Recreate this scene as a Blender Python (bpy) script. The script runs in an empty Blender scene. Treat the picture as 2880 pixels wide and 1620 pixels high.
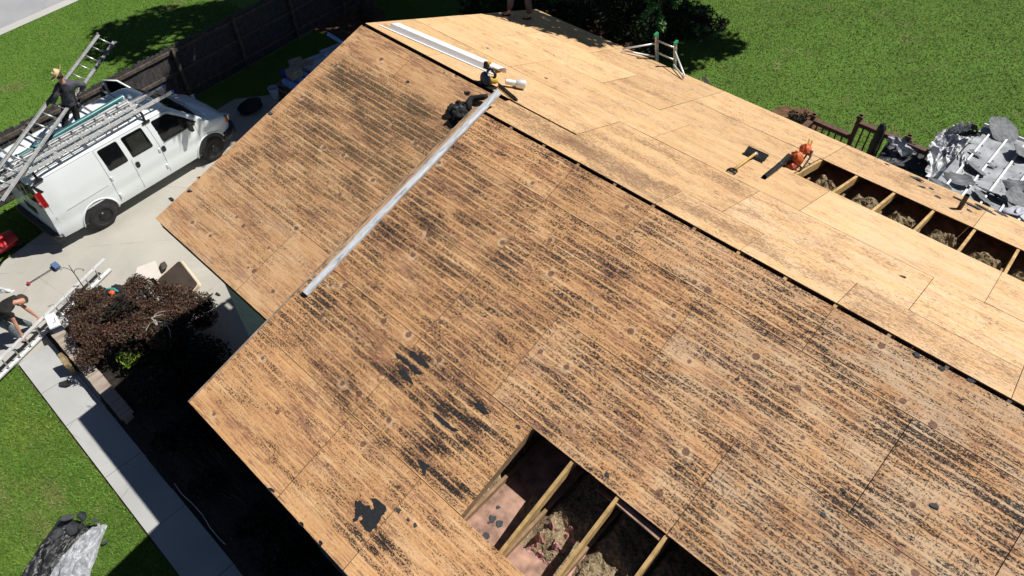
import bpy, bmesh, math, random
import numpy as np
from mathutils import Vector, Matrix, noise
rnd = random.Random(7)
nr = np.random.default_rng(11)
R_ = math.radians
S = bpy.context.scene
COL = S.collection
# ------------------------------------------------------------ camera
F_PX = 2015.9
CAM = Vector((9.9331, -6.8270, 12.5914))
def _axes(yaw, pitch, roll):
    cy, sy, cp, sp = math.cos(yaw), math.sin(yaw), math.cos(pitch), math.sin(pitch)
    f = Vector((cy*cp, sy*cp, -sp)); r = Vector((sy, -cy, 0)); u = r.cross(f)
    cr, sr = math.cos(roll), math.sin(roll)
    return cr*r + sr*u, -sr*r + cr*u, f
AX = _axes(R_(133.33027), R_(48.44626), R_(-0.72025))
cd = bpy.data.cameras.new('camera'); cam = bpy.data.objects.new('camera', cd); COL.objects.link(cam)
cd.sensor_width = 36; cd.lens = F_PX/2880*36; cd.clip_end = 500; cd.clip_start = .1
m = Matrix((AX[0], AX[1], -AX[2])).transposed().to_4x4(); m.translation = CAM
cam.matrix_world = m; S.camera = cam
# ------------------------------------------------------------ light
SUN_AZ, SUN_EL = 56.5, 55.8
SD = Vector((math.cos(R_(SUN_AZ))*math.cos(R_(SUN_EL)), math.sin(R_(SUN_AZ))*math.cos(R_(SUN_EL)), math.sin(R_(SUN_EL))))
w = bpy.data.worlds.new('World'); S.world = w; w.use_nodes = True
nt = w.node_tree; bg = nt.nodes['Background']
sky = nt.nodes.new('ShaderNodeTexSky'); sky.sky_type = 'NISHITA'; sky.sun_disc = False
sky.sun_elevation = R_(SUN_EL); sky.sun_rotation = R_(90-SUN_AZ); sky.air_density = .38; sky.dust_density = .2
nt.links.new(sky.outputs[0], bg.inputs[0]); bg.inputs[1].default_value = .062
sl = bpy.data.lights.new('sun', 'SUN'); sl.energy = 5.0; sl.angle = R_(.53); sl.color = (1, .95, .87)
so = bpy.data.objects.new('sun', sl); COL.objects.link(so)
so.rotation_euler = SD.to_track_quat('Z', 'Y').to_euler()
S.view_settings.view_transform = 'Standard'; S.view_settings.look = 'None'
S.view_settings.exposure = 0.18; S.view_settings.gamma = 1
# ------------------------------------------------------------ measuring helpers (photo pixel -> point on a real plane)
def ray(u, v):
    return AX[0]*((u-1440)/F_PX) - AX[1]*((v-810)/F_PX) + AX[2]
def atz(u, v, z):
    d = ray(u, v); return CAM + d*((z-CAM.z)/d.z)
def atd(u, v, dist):
    d = ray(u, v).normalized(); return CAM + d*dist
HB = 6.3; SL = .32645; YB = .687
DL, DR, DB, XA = 4.562, 6.018, 4.60, 3.464
K = math.hypot(1, SL)
def zB(y): return HB - SL*y
def zL(y): return HB + SL*y
def zR(y): return HB + 2*SL*YB + SL*y
def on_plane(u, v, a, b):       # z = a + b*y
    d = ray(u, v); t = (a + b*CAM.y - CAM.z)/(d.z - b*d.y); return CAM + d*t
def onB(u, v): return on_plane(u, v, HB, -SL)
def onL(u, v): return on_plane(u, v, HB, SL)
def onR(u, v): return on_plane(u, v, HB+2*SL*YB, SL)
NB = Vector((0, SL, 1)).normalized(); NF = Vector((0, -SL, 1)).normalized()
# ------------------------------------------------------------ mesh helpers
class MB:
    def __init__(s): s.v = []; s.f = []; s.mi = []
    def add(s, vs, fs, mi=0):
        n = len(s.v); s.v += [tuple(p) for p in vs]
        for f in fs: s.f.append([i+n for i in f]); s.mi.append(mi)
        return s
    def box(s, c, size, rot=None, mi=0, bev=0):
        c = Vector(c); hx, hy, hz = size[0]/2, size[1]/2, size[2]/2
        M = rot if rot is not None else Matrix.Identity(3)
        vs = [c + M @ Vector((x*hx, y*hy, z*hz)) for x in (-1, 1) for y in (-1, 1) for z in (-1, 1)]
        return s.add(vs, [(0,1,3,2),(4,6,7,5),(0,4,5,1),(2,3,7,6),(0,2,6,4),(1,5,7,3)], mi)
    def bar(s, a, b, w, h, up=(0,0,1), mi=0):
        a, b = Vector(a), Vector(b); d = b-a; L = d.length; d.normalize()
        up = Vector(up); x = d.cross(up)
        if x.length < 1e-4: x = d.cross(Vector((1,0,0)))
        x.normalize(); z = x.cross(d)
        M = Matrix((d, x, z)).transposed()
        return s.box((a+b)/2, (L, w, h), M, mi)
    def tube(s, pts, rad, n=10, mi=0, cap=True):
        pts = [Vector(p) for p in pts]; k = len(pts)
        rs = rad if isinstance(rad, (list, tuple)) else [rad]*k
        vs = []; prev = None
        for i, p in enumerate(pts):
            t = (pts[min(i+1, k-1)] - pts[max(i-1, 0)]).normalized()
            if prev is None:
                x = t.cross(Vector((0,0,1)))
                if x.length < .05: x = t.cross(Vector((1,0,0)))
            else: x = prev - t*prev.dot(t)
            x.normalize(); prev = x; y = t.cross(x)
            for j in range(n):
                a = 2*math.pi*j/n; vs.append(p + (x*math.cos(a) + y*math.sin(a))*rs[i])
        fs = [(i*n+j, i*n+(j+1)%n, (i+1)*n+(j+1)%n, (i+1)*n+j) for i in range(k-1) for j in range(n)]
        if cap: fs += [tuple(range(n))[::-1], tuple(range((k-1)*n, k*n))]
        return s.add(vs, fs, mi)
    def prism(s, poly, o, u, v, th, mi=0):     # poly 2D in (u, v), extruded along u x v by th
        o, u, v = Vector(o), Vector(u), Vector(v); n = u.cross(v).normalized()
        k = len(poly); a = [o + u*p[0] + v*p[1] for p in poly]
        return s.add(a + [p + n*th for p in a], [tuple(range(k))[::-1], tuple(range(k, 2*k))] +
                     [(i, (i+1) % k, k+(i+1) % k, k+i) for i in range(k)], mi)
    def grid(s, fn, nu, nv, mi=0):
        vs = [fn(i/nu, j/nv) for j in range(nv+1) for i in range(nu+1)]
        fs = [(j*(nu+1)+i, j*(nu+1)+i+1, (j+1)*(nu+1)+i+1, (j+1)*(nu+1)+i) for j in range(nv) for i in range(nu)]
        return s.add(vs, fs, mi)
    def lathe(s, prof, o, axis=(0,0,1), n=16, mi=0):  # prof [(r, h)]
        o = Vector(o); ax = Vector(axis).normalized()
        x = ax.cross(Vector((0,0,1)));
        if x.length < .05: x = Vector((1,0,0))
        x.normalize(); y = ax.cross(x)
        vs = [o + ax*h + (x*math.cos(2*math.pi*j/n) + y*math.sin(2*math.pi*j/n))*r for r, h in prof for j in range(n)]
        k = len(prof)
        fs = [(i*n+j, i*n+(j+1) % n, (i+1)*n+(j+1) % n, (i+1)*n+j) for i in range(k-1) for j in range(n)]
        fs += [tuple(range(n))[::-1], tuple(range((k-1)*n, k*n))]
        return s.add(vs, fs, mi)
    def mesh(s, name):
        me = bpy.data.meshes.new(name); me.from_pydata(s.v, [], s.f)
        me.polygons.foreach_set('material_index', s.mi); me.update(); return me
def fin(me, name, mats, parent=None, smooth=False, loc=None, fixn=True):
    if fixn:
        b = bmesh.new(); b.from_mesh(me); bmesh.ops.recalc_face_normals(b, faces=b.faces); b.to_mesh(me); b.free()
    for mt in (mats if isinstance(mats, (list, tuple)) else [mats]): me.materials.append(mt)
    if smooth:
        me.polygons.foreach_set('use_smooth', [True]*len(me.polygons))
    o = bpy.data.objects.new(name, me); COL.objects.link(o)
    if parent is not None:
        o.parent = parent; o.matrix_parent_inverse = parent.matrix_world.inverted() if False else Matrix.Translation(-parent.location)
    return o
def build(mb, name, mats, parent=None, smooth=False, bevel=0, angle=None):
    o = fin(mb.mesh(name), name, mats, parent, smooth)
    if bevel:
        md = o.modifiers.new('bevel', 'BEVEL'); md.width = bevel; md.segments = 2; md.limit_method = 'ANGLE'; md.angle_limit = R_(35)
    if smooth and angle:
        md = o.modifiers.new('es', 'EDGE_SPLIT'); md.split_angle = R_(angle)
    return o
def tag(o, label=None, cat=None, group=None, kind=None):
    if label: o['label'] = label
    if cat: o['category'] = cat
    if group: o['group'] = group
    if kind: o['kind'] = kind
    return o
def thing(name, loc, label, cat, group=None):
    o = bpy.data.objects.new(name, None); COL.objects.link(o); o.location = Vector(loc)
    o.empty_display_size = .1
    return tag(o, label, cat, group)
def setattr_col(me, name, arr):
    a = me.color_attributes.new(name, 'FLOAT_COLOR', 'POINT'); a.data.foreach_set('color', np.asarray(arr, dtype=np.float32).ravel())
Z0 = Vector((0, 0, 1))
def fbm(x, y, z=0., o=4):
    return noise.fractal((x, y, z), 1., 2., o)
# ------------------------------------------------------------ materials
def newmat(name):
    mt = bpy.data.materials.new(name); mt.use_nodes = True; n = mt.node_tree.nodes
    return mt, mt.node_tree, n['Principled BSDF']
class NT:
    def __init__(s, t): s.t = t
    def n(s, typ, **kw):
        x = s.t.nodes.new('ShaderNode'+typ)
        for k, v in kw.items(): setattr(x, k, v)
        return x
    def lk(s, a, b): s.t.links.new(a, b)
    def val(s, x, sock):
        if isinstance(x, (int, float)): sock.default_value = x
        elif isinstance(x, (tuple, list)):
            sock.default_value = tuple(x) + ((1,) if len(sock.default_value) == 4 and len(x) == 3 else ())
        else: s.lk(x, sock)
    def math(s, op, a, b=0., c=None, clamp=False):
        x = s.n('Math', operation=op, use_clamp=clamp); s.val(a, x.inputs[0]); s.val(b, x.inputs[1])
        if c is not None: s.val(c, x.inputs[2])
        return x.outputs[0]
    def mix(s, f, a, b, mode='MIX'):
        x = s.n('MixRGB', blend_type=mode); s.val(f, x.inputs[0]); s.val(a, x.inputs[1]); s.val(b, x.inputs[2]); return x.outputs[0]
    def ramp(s, f, stops, interp='LINEAR'):
        x = s.n('ValToRGB'); cr = x.color_ramp; cr.interpolation = interp
        while len(cr.elements) < len(stops): cr.elements.new(.5)
        for e, (p, c) in zip(cr.elements, stops):
            e.position = p; e.color = (c if isinstance(c, (tuple, list)) else (c, c, c)) + ((1,) if not isinstance(c, (tuple, list)) or len(c) == 3 else ())
        s.lk(f, x.inputs[0]); return x.outputs[0]
    def noise(s, vec, scale, detail=3, rough=.55, dist=0., dim='3D'):
        x = s.n('TexNoise', noise_dimensions=dim); s.lk(vec, x.inputs['Vector']); x.inputs['Scale'].default_value = scale
        x.inputs['Detail'].default_value = detail; x.inputs['Roughness'].default_value = rough; x.inputs['Distortion'].default_value = dist
        return x.outputs[0]
    def mapv(s, vec, scale=(1,1,1), loc=(0,0,0), rot=(0,0,0)):
        x = s.n('Mapping'); s.lk(vec, x.inputs[0]); x.inputs['Location'].default_value = loc
        x.inputs['Scale'].default_value = scale; x.inputs['Rotation'].default_value = rot; return x.outputs[0]
    def bump(s, h, dist=.01, strength=1., bs=None):
        x = s.n('Bump'); x.inputs['Distance'].default_value = dist; x.inputs['Strength'].default_value = strength
        s.lk(h, x.inputs['Height']);
        if bs: s.lk(x.outputs[0], bs.inputs['Normal'])
        return x.outputs[0]
def smooth(t, x, a, b):
    y = t.n('MapRange', interpolation_type='SMOOTHSTEP'); t.val(x, y.inputs[0]); t.val(a, y.inputs[1]); t.val(b, y.inputs[2]); return y.outputs[0]
def plain(name, col, rough=.6, metal=0., var=.12, scale=6., bump=.0, bscale=30., spec=.5, coat=0.):
    mt, tr, bs = newmat(name); t = NT(tr); tc = t.n('TexCoord').outputs['Object']
    nz = t.noise(tc, scale, 5, .6)
    c2 = tuple(max(0, c*(1-var*2)) for c in col); c3 = tuple(min(1, c*(1+var)) for c in col)
    t.lk(t.ramp(nz, [(.3, c2), (.7, c3)]), bs.inputs['Base Color'])
    bs.inputs['Roughness'].default_value = rough; bs.inputs['Metallic'].default_value = metal
    bs.inputs['Specular IOR Level'].default_value = spec; bs.inputs['Coat Weight'].default_value = coat
    if bump: t.bump(t.noise(tc, bscale, 4), bump, 1, bs)
    return mt
def ply(name, lo, mid, hi, tarcol, tarmul, spots, courses=True, rough=.55, fs=1.):
    """weathered plywood: u along the grain (metres), v up the slope (metres); 'tone' = (brightness, tar density, paleness, painted glare included)"""
    mt, tr, bs = newmat(name); t = NT(tr)
    uv = t.n('UVMap', uv_map='roof').outputs[0]; uv2 = t.n('UVMap', uv_map='sheet').outputs[0]
    at = t.n('Attribute', attribute_name='tone'); sep = t.n('SeparateColor'); t.lk(at.outputs['Color'], sep.inputs[0])
    tone, dens, pale = sep.outputs
    sp = t.n('SeparateXYZ'); t.lk(uv, sp.inputs[0]); U, V = sp.outputs[0], sp.outputs[1]
    # wood body
    n1 = t.noise(t.mapv(uv2, (1.1, 2.6, 1)), 1.6, 5, .62, .6)
    n2 = t.noise(t.mapv(uv2, (1.4, 46, 1)), 1., 5, .6, .3)
    n3 = t.noise(t.mapv(uv2, (9, 130, 1)), 1., 4, .7)
    col = t.ramp(n1, [(.22, tuple(a*.5+b*.5 for a, b in zip(lo, mid))), (.5, mid), (.8, hi)])
    gl = t.math('MULTIPLY', smooth(t, n2, .52, .7), .55)
    col = t.mix(gl, col, tuple(c*.52 for c in mid[:1]) + (mid[1]*.42, mid[2]*.36))
    col = t.mix(t.math('MULTIPLY', smooth(t, n3, .55, .75), .5), col, (lo[0]*.42, lo[1]*.36, lo[2]*.34))
    # cathedral grain rings
    wv = t.n('TexWave', wave_type='BANDS', bands_direction='Y'); t.lk(t.mapv(uv2, (.35, 1.6, 1)), wv.inputs['Vector'])
    wv.inputs['Scale'].default_value = 5.; wv.inputs['Distortion'].default_value = 9.; wv.inputs['Detail'].default_value = 2.; wv.inputs['Detail Scale'].default_value = .8
    col = t.mix(t.math('MULTIPLY', smooth(t, wv.outputs[1], .75, 1.), .22), col, (lo[0]*.5, lo[1]*.42, lo[2]*.38))
    # knots
    vo = t.n('TexVoronoi', voronoi_dimensions='2D', feature='F1'); t.lk(t.mapv(uv2, (1.7, 4.2, 1)), vo.inputs['Vector']); vo.inputs['Scale'].default_value = 1.; vo.inputs['Randomness'].default_value = 1.
    kc = t.n('SeparateColor'); t.lk(vo.outputs['Color'], kc.inputs[0])
    kn = t.math('MULTIPLY', t.math('SUBTRACT', 1., smooth(t, vo.outputs['Distance'], .02, .16)), smooth(t, kc.outputs[0], .74, .8))
    col = t.mix(t.math('MULTIPLY', kn, .75), col, (.26, .115, .05))
    # specks everywhere
    n4 = t.noise(t.mapv(uv, (22, 60, 1)), 1., 3, .6)
    gs = t.noise(t.mapv(uv2, (3.5, 42, 1), loc=(2, 6, 0)), 1., 4, .75, .2); gz = t.noise(t.mapv(uv, (.9, 3.2, 1), loc=(8, 2, 0)), 1., 4, .6)
    col = t.mix(t.math('MULTIPLY', smooth(t, t.math('ADD', gs, t.math('MULTIPLY', gz, .7)), .88 if courses else .93, .97 if courses else .99), .85 if courses else .6), col, (.27, .13, .085))
    col = t.mix(t.math('MULTIPLY', smooth(t, n4, .66, .72), .8), col, (.09, .05, .035))
    gl2 = t.math('ABSOLUTE', t.math('SUBTRACT', t.noise(t.mapv(uv2, (.55, 13, 1), loc=(5, 5, 0)), 1., 3, .5, .35), .5))
    gm = smooth(t, t.noise(t.mapv(uv2, (1.8, 6, 1), loc=(1, 7, 0)), 1., 3, .6), .42, .62)
    col = t.mix(t.math('MULTIPLY', t.math('MULTIPLY', t.math('SUBTRACT', 1., smooth(t, gl2, .004, .016)), gm), .55), col, (lo[0]*.40, lo[1]*.32, lo[2]*.28))
    sk = t.noise(t.mapv(uv, (11, 42, 1), loc=(3, 3, 0)), 1., 3, .7)
    col = t.mix(t.math('MULTIPLY', smooth(t, sk, .635, .67), .6), col, (.17, .085, .05))
    # tar residue
    fl = t.math('ADD', t.math('MULTIPLY', t.noise(t.mapv(uv, (26*fs**1.6, 64*fs**.5, 1), rot=(0, 0, .03*fs)), 1., 4, .75, .3), .6), t.math('MULTIPLY', t.noise(t.mapv(uv, (60*fs**1.4, 115*fs**.7, 1), rot=(0, 0, .25*(fs > .9))), 1., 3, .8), .4))
    lowf = t.noise(t.mapv(uv, (1.7, 4.2, 1)), 1., 4, .62, .5)
    if courses:
        ph = t.math('FRACT', t.math('ADD', t.math('DIVIDE', V, .094), t.math('MULTIPLY', t.math('SUBTRACT', t.noise(t.mapv(uv, (1.2, .8, 1)), 1., 3), .5), .2)))
        tri = t.math('ABSOLUTE', t.math('SUBTRACT', ph, .5))
        bw = t.math('MULTIPLY', t.noise(t.mapv(uv, (3., 10., 1), loc=(5, 1, 0)), 1., 2), .30)
        band = t.math('SUBTRACT', 1., smooth(t, tri, t.math('ADD', bw, .16), t.math('ADD', bw, .32)))
        ci = t.math('FLOOR', t.math('DIVIDE', V, .094))
        uo = t.math('FRACT', t.math('ADD', t.math('DIVIDE', U, .3048), t.math('MULTIPLY', ci, .5)))
        vl = t.math('ABSOLUTE', t.math('SUBTRACT', uo, .5))
        vmask = t.math('MULTIPLY', smooth(t, t.noise(t.mapv(uv, (.9, 1.1, 1), loc=(7, 3, 0)), 1., 2), .48, .6), t.math('SUBTRACT', 1., smooth(t, vl, .008, .03)))
        vlite = t.math('SUBTRACT', 1., smooth(t, t.math('ABSOLUTE', t.math('SUBTRACT', vl, .05)), .012, .03))
        band = t.math('SUBTRACT', band, t.math('MULTIPLY', vlite, .22))
    else:
        band = .6; vmask = None
    # score: density + band + low frequency + fleck
    sc = t.math('ADD', t.math('ADD', t.math('MULTIPLY', band, .34), .07), t.math('MULTIPLY', t.math('SUBTRACT', lowf, .5), 1.05))
    sc = t.math('ADD', sc, t.math('MULTIPLY', t.math('SUBTRACT', dens, .5), 1.0))
    sc = t.math('ADD', sc, t.math('MULTIPLY', t.math('SUBTRACT', fl, .5), 3.3))
    tar = smooth(t, sc, .36, .56)
    tar = t.math('MULTIPLY', tar, tarmul)
    if vmask is not None:
        tar = t.math('MAXIMUM', tar, t.math('MULTIPLY', vmask, t.math('MULTIPLY', smooth(t, dens, .3, .6), .75)))
    # brown halo of stain around the tar
    st = t.math('MULTIPLY', smooth(t, t.math('ADD', sc, .35), .1, .7), .35*tarmul)
    col = t.mix(st, col, (lo[0]*.62, lo[1]*.5, lo[2]*.45))
    rb = t.math('MULTIPLY', smooth(t, t.noise(t.mapv(uv2, (.55, 17, 1), loc=(3, 9, 0)), 1., 5, .7, .25), .56, .70), .6)
    col = t.mix(rb, col, (.36, .15, .075))
    col = t.mix(t.math('MULTIPLY', pale, smooth(t, n1, .3, .7)), col, (.62, .46, .31))
    tb = t.n('CombineColor'); [t.lk(tone, tb.inputs[i]) for i in range(3)]
    col = t.mix(1., col, tb.outputs[0], 'MULTIPLY')
    tarc = t.ramp(n4, [(.3, tuple(c*.7 for c in tarcol)), (.7, tuple(c*1.6 for c in tarcol))])
    col = t.mix(tar, col, tarc)
    pale_fleck = t.noise(t.mapv(uv, (34, 80, 1), loc=(9, 1, 0)), 1., 3, .8)  # pale flecks mixed in to raise local contrast
    col = t.mix(t.math('MULTIPLY', smooth(t, pale_fleck, .57, .66), .45), col, (.80, .62, .42))
    if spots:
        v2 = t.n('TexVoronoi', voronoi_dimensions='2D', feature='F1'); t.lk(t.mapv(uv, (2.3, 2.3, 1)), v2.inputs['Vector']); v2.inputs['Scale'].default_value = 1.
        k2 = t.n('SeparateColor'); t.lk(v2.outputs['Color'], k2.inputs[0])
        on = smooth(t, k2.outputs[1], spots, spots+.02); rs = t.math('MULTIPLY', t.math('SUBTRACT', k2.outputs[0], .5), .05)
        dd = t.math('ADD', t.math('ADD', v2.outputs['Distance'], rs), t.math('MULTIPLY', t.math('SUBTRACT', n4, .5), .05))
        halo = t.math('MULTIPLY', t.math('SUBTRACT', 1., smooth(t, dd, .08, .26)), smooth(t, t.noise(t.mapv(uv, (5, 5, 1), loc=(4, 4, 0)), 1., 4, .7), .48, .62))
        col = t.mix(t.math('MULTIPLY', t.math('MULTIPLY', halo, on), .7), col, (.66, .47, .30))
        disc = t.math('SUBTRACT', 1., smooth(t, dd, .062, .085))
        col = t.mix(t.math('MULTIPLY', t.math('MULTIPLY', disc, on), .85), col, (.15, .07, .048))
    t.lk(col, bs.inputs['Base Color'])
    bs.inputs['Roughness'].default_value = rough+.12; t.lk(t.math('SUBTRACT', .35, t.math('MULTIPLY', tar, .3)), bs.inputs['Specular IOR Level'])
    hgt = t.math('ADD', t.math('MULTIPLY', n2, .4), t.math('MULTIPLY', tar, .5))
    hgt = t.math('ADD', hgt, t.math('MULTIPLY', t.noise(t.mapv(uv2, (.7, 1.3, 1)), 1., 2), 3.))
    t.bump(hgt, .004, .8, bs)
    return mt
M = {}
M['plyR'] = ply('stained_plywood', (.52, .265, .115), (.76, .445, .21), (.88, .61, .34), (.014, .014, .017), .97, .66)
M['plyL'] = ply('mildewed_plywood', (.49, .265, .125), (.70, .42, .205), (.83, .57, .32), (.036, .034, .024), .9, .70)
M['plyB'] = ply('pale_plywood', (.72, .455, .22), (.79, .52, .265), (.85, .61, .35), (.12, .065, .045), .72, None, courses=False, fs=.66)
M['lumber'] = plain('fresh_lumber', (.52, .34, .14), .6, 0, .2, 9)
M['oldlumber'] = plain('old_lumber', (.30, .19, .105), .7, 0, .2, 9)
M['edge'] = plain('plywood_edge', (.33, .19, .10), .8, 0, .3, 20)
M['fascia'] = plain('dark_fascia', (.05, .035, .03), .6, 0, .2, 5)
M['drywall'] = plain('back_of_ceiling_board', (.40, .245, .185), .9, 0, .3, 6)
M['insul'] = plain('tan_insulation', (.40, .31, .19), 1., 0, .32, 28, .03, 70)
M['pink'] = plain('pink_insulation', (.60, .32, .30), 1., 0, .25, 12, .02, 30)
M['attic'] = plain('attic_dark', (.05, .035, .03), .9)
M['white'] = plain('white_coated_metal', (.82, .83, .85), .35, 0, .03, 3)
M['vanwhite'] = plain('white_car_paint', (.82, .87, .89), .22, 0, .02, 1.5, coat=.6)
M['glass'] = plain('dark_window', (.006, .007, .008), .06, 0, .1, 2, spec=.6)
M['blackpl'] = plain('black_plastic', (.018, .018, .02), .45, 0, .2, 8)
M['rubber'] = plain('tyre_rubber', (.022, .021, .02), .8, 0, .3, 8)
M['mud'] = plain('dried_mud', (.17, .12, .075), .95, 0, .35, 16)
M['steel'] = plain('black_steel', (.03, .03, .032), .4, .5, .2, 8)
M['alu'] = plain('aluminium', (.55, .56, .57), .38, .75, .18, 8)
M['aludull'] = plain('dull_aluminium', (.20, .21, .22), .6, .15, .2, 8)
M['alubright'] = plain('bright_aluminium', (.78, .79, .80), .42, .35, .08, 8)
M['chrome'] = plain('light_metal', (.7, .7, .72), .25, .9, .1, 8)
M['red'] = plain('red_lens', (.36, .012, .014), .2, 0, .15, 8, coat=.5)
M['pinklens'] = plain('pale_lens', (.55, .25, .22), .2)
M['redpl'] = plain('red_plastic', (.52, .02, .025), .3, 0, .1, 6, coat=.3)
M['orange'] = plain('orange_plastic', (.60, .13, .035), .4, 0, .2, 14)
M['yellow'] = plain('yellow_plastic', (.72, .45, .05), .4, 0, .15, 10)
M['ywood'] = plain('yellow_handle', (.62, .40, .12), .5, 0, .12, 10)
M['teal'] = plain('teal_tube', (.03, .16, .17), .3, 0, .15, 5)
M['green'] = plain('green_rubber', (.02, .30, .14), .5)
M['bluedk'] = plain('blue_plastic', (.03, .05, .14), .3, 0, .2, 10)
M['bluepl'] = plain('light_blue_wrap', (.28, .48, .95), .4, 0, .15, 6)
M['bluegrey'] = plain('blue_grey_wrap', (.55, .64, .78), .5, 0, .15, 6)
M['cobalt'] = plain('cobalt_wrap', (.06, .09, .60), .4, 0, .2, 6)
M['card'] = plain('cardboard', (.46, .38, .27), .85, 0, .2, 14)
M['cloth'] = plain('black_cloth', (.012, .012, .014), .85, 0, .3, 18, .01, 40)
M['shingle'] = plain('charcoal_shingle', (.055, .06, .068), .85, 0, .25, 60, .003, 150)
M['felt'] = plain('black_felt', (.016, .018, .022), .8, 0, .3, 30)
M['brown'] = plain('brown_stained_wood', (.115, .055, .035), .55, 0, .25, 8)
M['brownboard'] = plain('dark_brown_board', (.085, .065, .052), .6, 0, .15, 3)
M['cream'] = plain('cream_rim', (.78, .64, .48), .6, 0, .08, 4)
M['panelwhite'] = plain('off_white_panel', (.62, .58, .53), .6, 0, .04, 3)
M['brick_cap'] = None
M['tan'] = plain('tan_stone', (.30, .23, .12), .9, 0, .3, 14, .01, 30)
M['skin'] = plain('skin', (.55, .27, .19), .5, 0, .08, 10)
M['hair'] = plain('brown_hair', (.035, .022, .014), .7, 0, .4, 30)
M['straw'] = plain('straw', (.72, .53, .29), .75, 0, .12, 40, .004, 90)
M['shirt'] = plain('grey_shirt', (.078, .078, .10), .9, 0, .2, 10, .02, 9)
M['tee'] = plain('black_tee', (.016, .015, .014), .9, 0, .2, 10, .02, 9)
M['jeans'] = plain('grey_jeans', (.14, .17, .19), .9, 0, .3, 14, .01, 14)
M['darkpants'] = plain('dark_trousers', (.022, .020, .022), .9, 0, .25, 14, .01, 14)
M['purplepants'] = plain('slate_trousers', (.07, .065, .085), .9, 0, .25, 14, .01, 14)
M['sole'] = plain('pale_sole', (.42, .45, .48), .7)
M['bark'] = plain('bark', (.10, .075, .055), .95, 0, .35, 12, .03, 20)
M['palebark'] = plain('pale_bark', (.42, .38, .35), .8, 0, .2, 10)
M['dirt'] = plain('bare_soil', (.16, .085, .045), 1., 0, .35, 5, .02, 20)
M['mulch'] = plain('mulch', (.035, .026, .02), 1., 0, .4, 14, .03, 30)
M['fencewood'] = plain('weathered_fence_board', (.075, .068, .072), .85, 0, .3, 10, .004, 30)
M['fencerail'] = plain('weathered_fence_rail', (.13, .105, .085), .85, 0, .3, 8)
M['hose'] = plain('white_edging', (.6, .6, .62), .5)
M['panelgrey'] = plain('grey_awning_sheet', (.34, .36, .39), .55, .1, .22, 3.5)
M['clothgrey'] = plain('pale_grey_cloth', (.46, .48, .56), .6, 0, .1, 5, .01, 8)
def tarpmat(name, c1, c2):
    mt, tr, bs = newmat(name); t = NT(tr); tc = t.n('TexCoord').outputs['Object']
    t.lk(t.ramp(t.noise(tc, 3.5, 5, .65, 1.2), [(.35, c1), (.65, c2)]), bs.inputs['Base Color'])
    bs.inputs['Roughness'].default_value = .38; bs.inputs['Specular IOR Level'].default_value = .6
    vo = t.n('TexVoronoi', feature='DISTANCE_TO_EDGE'); t.lk(tc, vo.inputs['Vector']); vo.inputs['Scale'].default_value = 6
    h = t.math('ADD', t.math('MULTIPLY', t.noise(tc, 5, 4, .6, 1.5), 1.), t.math('MULTIPLY', vo.outputs[0], .6))
    t.bump(h, .05, .8, bs); return mt
M['tarp2'] = tarpmat('grey_silver_sheet', (.22, .24, .27), (.46, .48, .52)); M['tarp'] = tarpmat('silver_tarp_sheet', (.52, .54, .57), (.74, .76, .79)); M['sheetgrey'] = plain('faded_shingle_sheet', (.17, .185, .20), .8, 0, .25, 12, .004, 120)
M['blacktarp'] = tarpmat('black_plastic_sheet', (.014, .015, .018), (.035, .036, .042))
def grassmat(name, a, b, c, dry, amt):
    mt, tr, bs = newmat(name); t = NT(tr); g = t.n('NewGeometry').outputs['Position']
    n1 = t.noise(g, .45, 4, .6); n2 = t.noise(g, 26., 4, .75); n3 = t.noise(t.mapv(g, loc=(31, 5, 0)), .8, 4, .65, .5)
    col = t.ramp(n2, [(.25, a), (.5, b), (.78, c)])
    col = t.mix(t.math('MULTIPLY', smooth(t, n1, .4, .65), .45), col, tuple(x*.62 for x in b))
    col = t.mix(t.math('MULTIPLY', smooth(t, n3, .58, .7), amt), col, dry)
    t.lk(col, bs.inputs['Base Color']); bs.inputs['Roughness'].default_value = .85; bs.inputs['Specular IOR Level'].default_value = .15
    t.bump(n2, .03, .6, bs); return mt
M['lawn'] = grassmat('lawn', (.05, .11, .018), (.10, .20, .03), (.16, .28, .045), (.20, .17, .085), .5)
def blademat(name, dark, mid, light, dry):
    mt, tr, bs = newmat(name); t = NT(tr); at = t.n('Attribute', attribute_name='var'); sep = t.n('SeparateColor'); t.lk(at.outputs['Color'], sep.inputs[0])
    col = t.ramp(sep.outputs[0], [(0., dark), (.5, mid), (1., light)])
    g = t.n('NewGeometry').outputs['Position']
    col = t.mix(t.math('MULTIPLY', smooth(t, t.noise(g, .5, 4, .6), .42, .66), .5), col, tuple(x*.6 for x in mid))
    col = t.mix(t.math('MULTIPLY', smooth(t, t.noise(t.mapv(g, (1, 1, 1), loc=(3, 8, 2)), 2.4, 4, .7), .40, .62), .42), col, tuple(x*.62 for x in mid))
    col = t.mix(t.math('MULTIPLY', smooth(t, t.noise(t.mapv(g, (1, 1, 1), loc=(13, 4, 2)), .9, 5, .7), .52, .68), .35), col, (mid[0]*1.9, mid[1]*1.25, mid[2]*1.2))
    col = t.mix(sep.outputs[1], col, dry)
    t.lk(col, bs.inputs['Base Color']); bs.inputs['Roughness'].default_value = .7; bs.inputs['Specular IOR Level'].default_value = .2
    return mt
M['blade_f'] = blademat('grass_blades_front', (.06, .135, .02), (.13, .245, .035), (.22, .35, .065), (.27, .21, .11))
M['blade_b'] = blademat('grass_blades_back', (.07, .115, .03), (.14, .195, .048), (.24, .285, .09), (.22, .20, .10))
M['leafdark'] = blademat('dark_green_leaf', (.008, .018, .006), (.02, .045, .012), (.05, .09, .022), (.12, .12, .04))
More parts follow.
